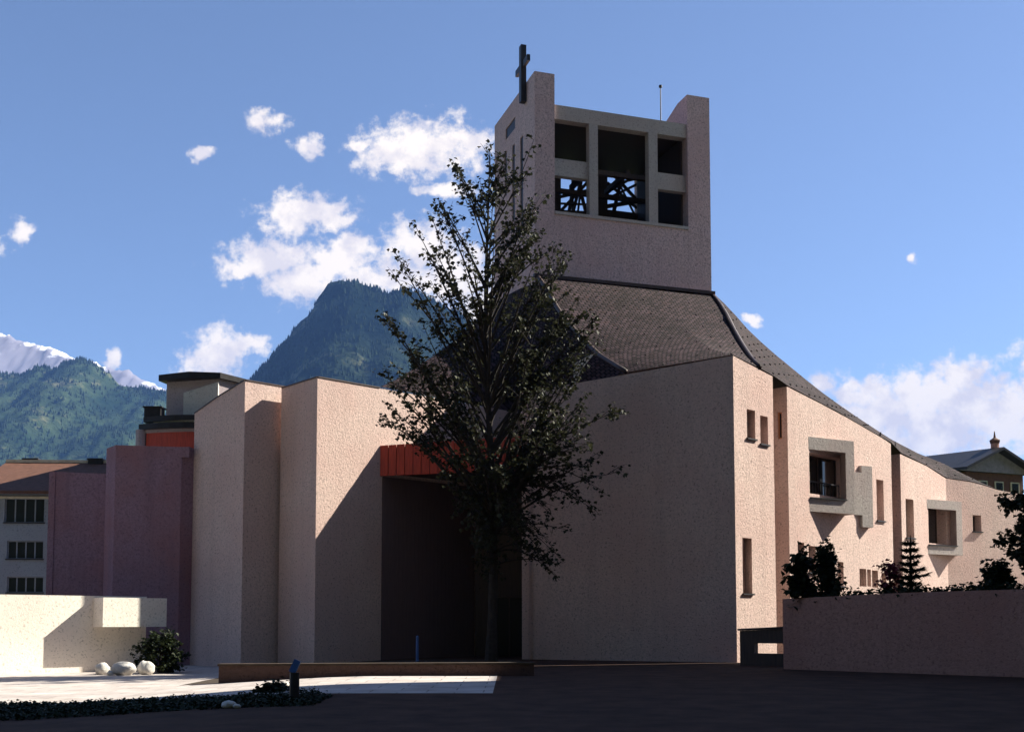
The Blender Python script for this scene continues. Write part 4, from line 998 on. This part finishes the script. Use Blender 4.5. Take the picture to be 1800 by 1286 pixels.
# unseen wooded slope added behind the viewer to cut sky light
mb = MB(); idx = []
for j in range(26):
    row = []
    for i in range(81):
        x = -1800 + 45 * i; y = -70 - 17 * j
        t = min(1, j / 22); row.append(mb.vert((x, y, -3 + 430 * t ** 1.1 * (1 + .22 * fbm(x / 400, y / 400, 4, 4)) if j < 25 else 300)))
    idx.append(row)
for j in range(25):
    for i in range(80): mb.f.append([idx[j][i + 1], idx[j][i], idx[j + 1][i], idx[j + 1][i + 1]]); mb.m.append(0)
o = mb.build('hillside', MF1, smooth=True, origin=Vector((0, 0, 0))); tag(o, 'unseen wooded slope added behind the viewpoint to deepen the shade', None, kind='structure')
# forest: conifers on both slopes
def forest(hd, n, seed, label, ridge):
    hgt, x0, x1, Yf, Yr = hd; rng = random.Random(seed); mb = MB(); k = 0
    while k < n:
        x = rng.uniform(x0, x1)
        y = Yr - rng.random() ** 2 * 40 if rng.random() < ridge else rng.uniform(Yf + .15 * (Yr - Yf), Yr)
        if fbm(x / 120, y / 120, seed, 3) < -.25 and rng.random() < .85: continue
        z = hgt(x, y)
        if z < 3: continue
        h = rng.uniform(4, 9); r = h * rng.uniform(.24, .36); a0 = rng.uniform(0, 6)
        top = mb.vert((x, y, z + h)); ring = [mb.vert((x + r * cos(a0 + q * 2 * pi / 5), y + r * sin(a0 + q * 2 * pi / 5), z - 1)) for q in range(5)]
        for q in range(5): mb.f.append([ring[q], ring[(q + 1) % 5], top]); mb.m.append(0)
        k += 1
    o = mb.build('forest', M['far_tree'], origin=Vector((0, 0, 0))); tag(o, label, 'forest', kind='stuff')
M['far_tree'] = plain('far_conifer', (.022, .034, .021), 1, 0, .35, .01, 0, 0)
forest(h_a, 8500, 51, 'dense conifers covering the steep blue peak behind the church', .12)
forest(h_b, 10000, 52, 'conifer woods covering the green hillside at far left', .08)

# ------------------------------------------------------------------ haze, sky, sun
hz = MB(); hz.box((0, 2850, 447), (9000, 7700, 910)); hz = hz.build('haze', [], origin=Vector((0, 0, 0)))
m = bpy.data.materials.new('haze_air'); m.use_nodes = True; nt = m.node_tree
for n_ in list(nt.nodes):
    if n_.type == 'BSDF_PRINCIPLED': nt.nodes.remove(n_)
pv = nt.nodes.new('ShaderNodeVolumePrincipled'); pv.inputs['Color'].default_value = (.16, .33, .80, 1); pv.inputs['Density'].default_value = .95e-4; pv.inputs['Anisotropy'].default_value = 0.0
nt.links.new(pv.outputs[0], nt.nodes['Material Output'].inputs['Volume']); hz.data.materials.append(m); hz['kind'] = 'stuff'
tag(hz, 'thin blue air filling the valley between the church and the mountains', 'haze')

w = bpy.data.worlds.new('World'); S.world = w; w.use_nodes = True; nt = w.node_tree
bg = nt.nodes['Background']; out = nt.nodes['World Output']
sky = nt.nodes.new('ShaderNodeTexSky'); sky.sky_type = 'NISHITA'; sky.sun_disc = False
sky.sun_elevation = SUN_EL; sky.sun_rotation = pi / 2 - SUN_AZ; sky.altitude = 1600; sky.air_density = 1.0; sky.dust_density = .6; sky.ozone_density = 4.0
hs_ = nt.nodes.new('ShaderNodeHueSaturation'); hs_.inputs['Saturation'].default_value = .92; hs_.inputs['Hue'].default_value = .503
nt.links.new(sky.outputs[0], hs_.inputs['Color']); nt.links.new(hs_.outputs[0], bg.inputs['Color']); bg.inputs['Strength'].default_value = .058
tc = nt.nodes.new('ShaderNodeTexCoord').outputs['Generated']
sp = nt.nodes.new('ShaderNodeSeparateXYZ'); nt.links.new(tc, sp.inputs[0])
yy = addm(nt, sp.outputs['Y'], .02, 'MAXIMUM')
cb = nt.nodes.new('ShaderNodeCombineXYZ'); nt.links.new(addm(nt, sp.outputs['X'], yy, 'DIVIDE'), cb.inputs[0]); nt.links.new(addm(nt, sp.outputs['Z'], yy, 'DIVIDE'), cb.inputs[1])
P = cb.outputs[0]
wn = nt.nodes.new('ShaderNodeTexNoise'); wn.inputs['Scale'].default_value = 38; wn.inputs['Detail'].default_value = 5; nt.links.new(P, wn.inputs['Vector'])
vm = nt.nodes.new('ShaderNodeVectorMath'); vm.operation = 'SUBTRACT'; nt.links.new(wn.outputs['Color'], vm.inputs[0]); vm.inputs[1].default_value = (.5, .5, .5)
vs = nt.nodes.new('ShaderNodeVectorMath'); vs.operation = 'SCALE'; nt.links.new(vm.outputs[0], vs.inputs[0]); vs.inputs['Scale'].default_value = .028
va_ = nt.nodes.new('ShaderNodeVectorMath'); va_.operation = 'ADD'; nt.links.new(P, va_.inputs[0]); nt.links.new(vs.outputs[0], va_.inputs[1]); PW = va_.outputs[0]
clouds = [(465, 212, 30, 24), (545, 256, 24, 22), (350, 274, 20, 12), (750, 258, 112, 52), (830, 246, 40, 34), (690, 268, 60, 38), (628, 258, 24, 14), (780, 332, 50, 16),
          (545, 372, 80, 34), (510, 385, 42, 32), (590, 386, 44, 26), (480, 455, 95, 36), (530, 492, 75, 42), (602, 460, 55, 40), (622, 440, 38, 32), (440, 470, 55, 20),
          (740, 440, 66, 50), (800, 485, 80, 66), (700, 488, 66, 34), (850, 540, 50, 60), (640, 492, 66, 20), (385, 618, 56, 42), (368, 655, 50, 34), (432, 606, 40, 20), (38, 405, 22, 20),
          (1447, 668, 26, 20), (1490, 694, 34, 22), (1545, 684, 40, 24), (1620, 692, 95, 46), (1690, 655, 66, 26), (1650, 750, 165, 70), (1770, 730, 70, 80), (1505, 735, 66, 36), (1322, 565, 15, 10), (1605, 460, 9, 8), (200, 628, 16, 12), (1560, 725, 120, 62), (1690, 705, 110, 62), (1850, 660, 60, 60), (-60, 430, 60, 30)]
acc = None
for (u, v, rx, ry) in clouds:
    d = ray(u, v); c = (d.x / d.y, d.z / d.y, 0)
    s1_ = nt.nodes.new('ShaderNodeVectorMath'); s1_.operation = 'SUBTRACT'; nt.links.new(PW, s1_.inputs[0]); s1_.inputs[1].default_value = c
    m1_ = nt.nodes.new('ShaderNodeVectorMath'); m1_.operation = 'MULTIPLY'; nt.links.new(s1_.outputs[0], m1_.inputs[0]); m1_.inputs[1].default_value = (F / rx, F / ry, 0)
    l1 = nt.nodes.new('ShaderNodeVectorMath'); l1.operation = 'LENGTH'; nt.links.new(m1_.outputs[0], l1.inputs[0])
    q = addm(nt, 1.0, l1.outputs['Value'], 'SUBTRACT')
    acc = q if acc is None else addm(nt, acc, q, 'MAXIMUM')
nf = noisef(nt, P, 75, 9, .62); nf2 = noisef(nt, P, 26, 6, .6)
den = addm(nt, addm(nt, addm(nt, nf, -.5, 'ADD'), 2.6, 'MULTIPLY'), addm(nt, acc, .12, 'ADD'), 'ADD')
acc2 = addm(nt, den, addm(nt, addm(nt, nf2, -.5, 'ADD'), .5, 'MULTIPLY'), 'ADD')
mask = nt.nodes.new('ShaderNodeMapRange'); mask.interpolation_type = 'SMOOTHSTEP'; nt.links.new(acc2, mask.inputs['Value'])
mask.inputs['From Min'].default_value = -.24; mask.inputs['From Max'].default_value = .66
ccol = ramp(nt, nf2, [(.40, (.74, .69, .71)), (.56, (1.0, .91, .82))])
bg2 = nt.nodes.new('ShaderNodeBackground'); nt.links.new(ccol, bg2.inputs['Color']); bg2.inputs['Strength'].default_value = .43
mx = nt.nodes.new('ShaderNodeMixShader'); nt.links.new(mask.outputs[0], mx.inputs[0]); nt.links.new(bg.outputs[0], mx.inputs[1]); nt.links.new(bg2.outputs[0], mx.inputs[2])
nt.links.new(mx.outputs[0], out.inputs['Surface'])
sl = bpy.data.lights.new('sun', 'SUN'); sl.energy = 5.0; sl.angle = R(.5); sl.color = (1, .945, .80)
so = bpy.data.objects.new('sun', sl); COL.objects.link(so); so.rotation_euler = (-SUN).to_track_quat('-Z', 'Y').to_euler(); so.location = (30, 10, 60)
S.view_settings.view_transform = 'Standard'; S.view_settings.look = 'None'; S.view_settings.gamma = 1; S.view_settings.exposure = 1.55
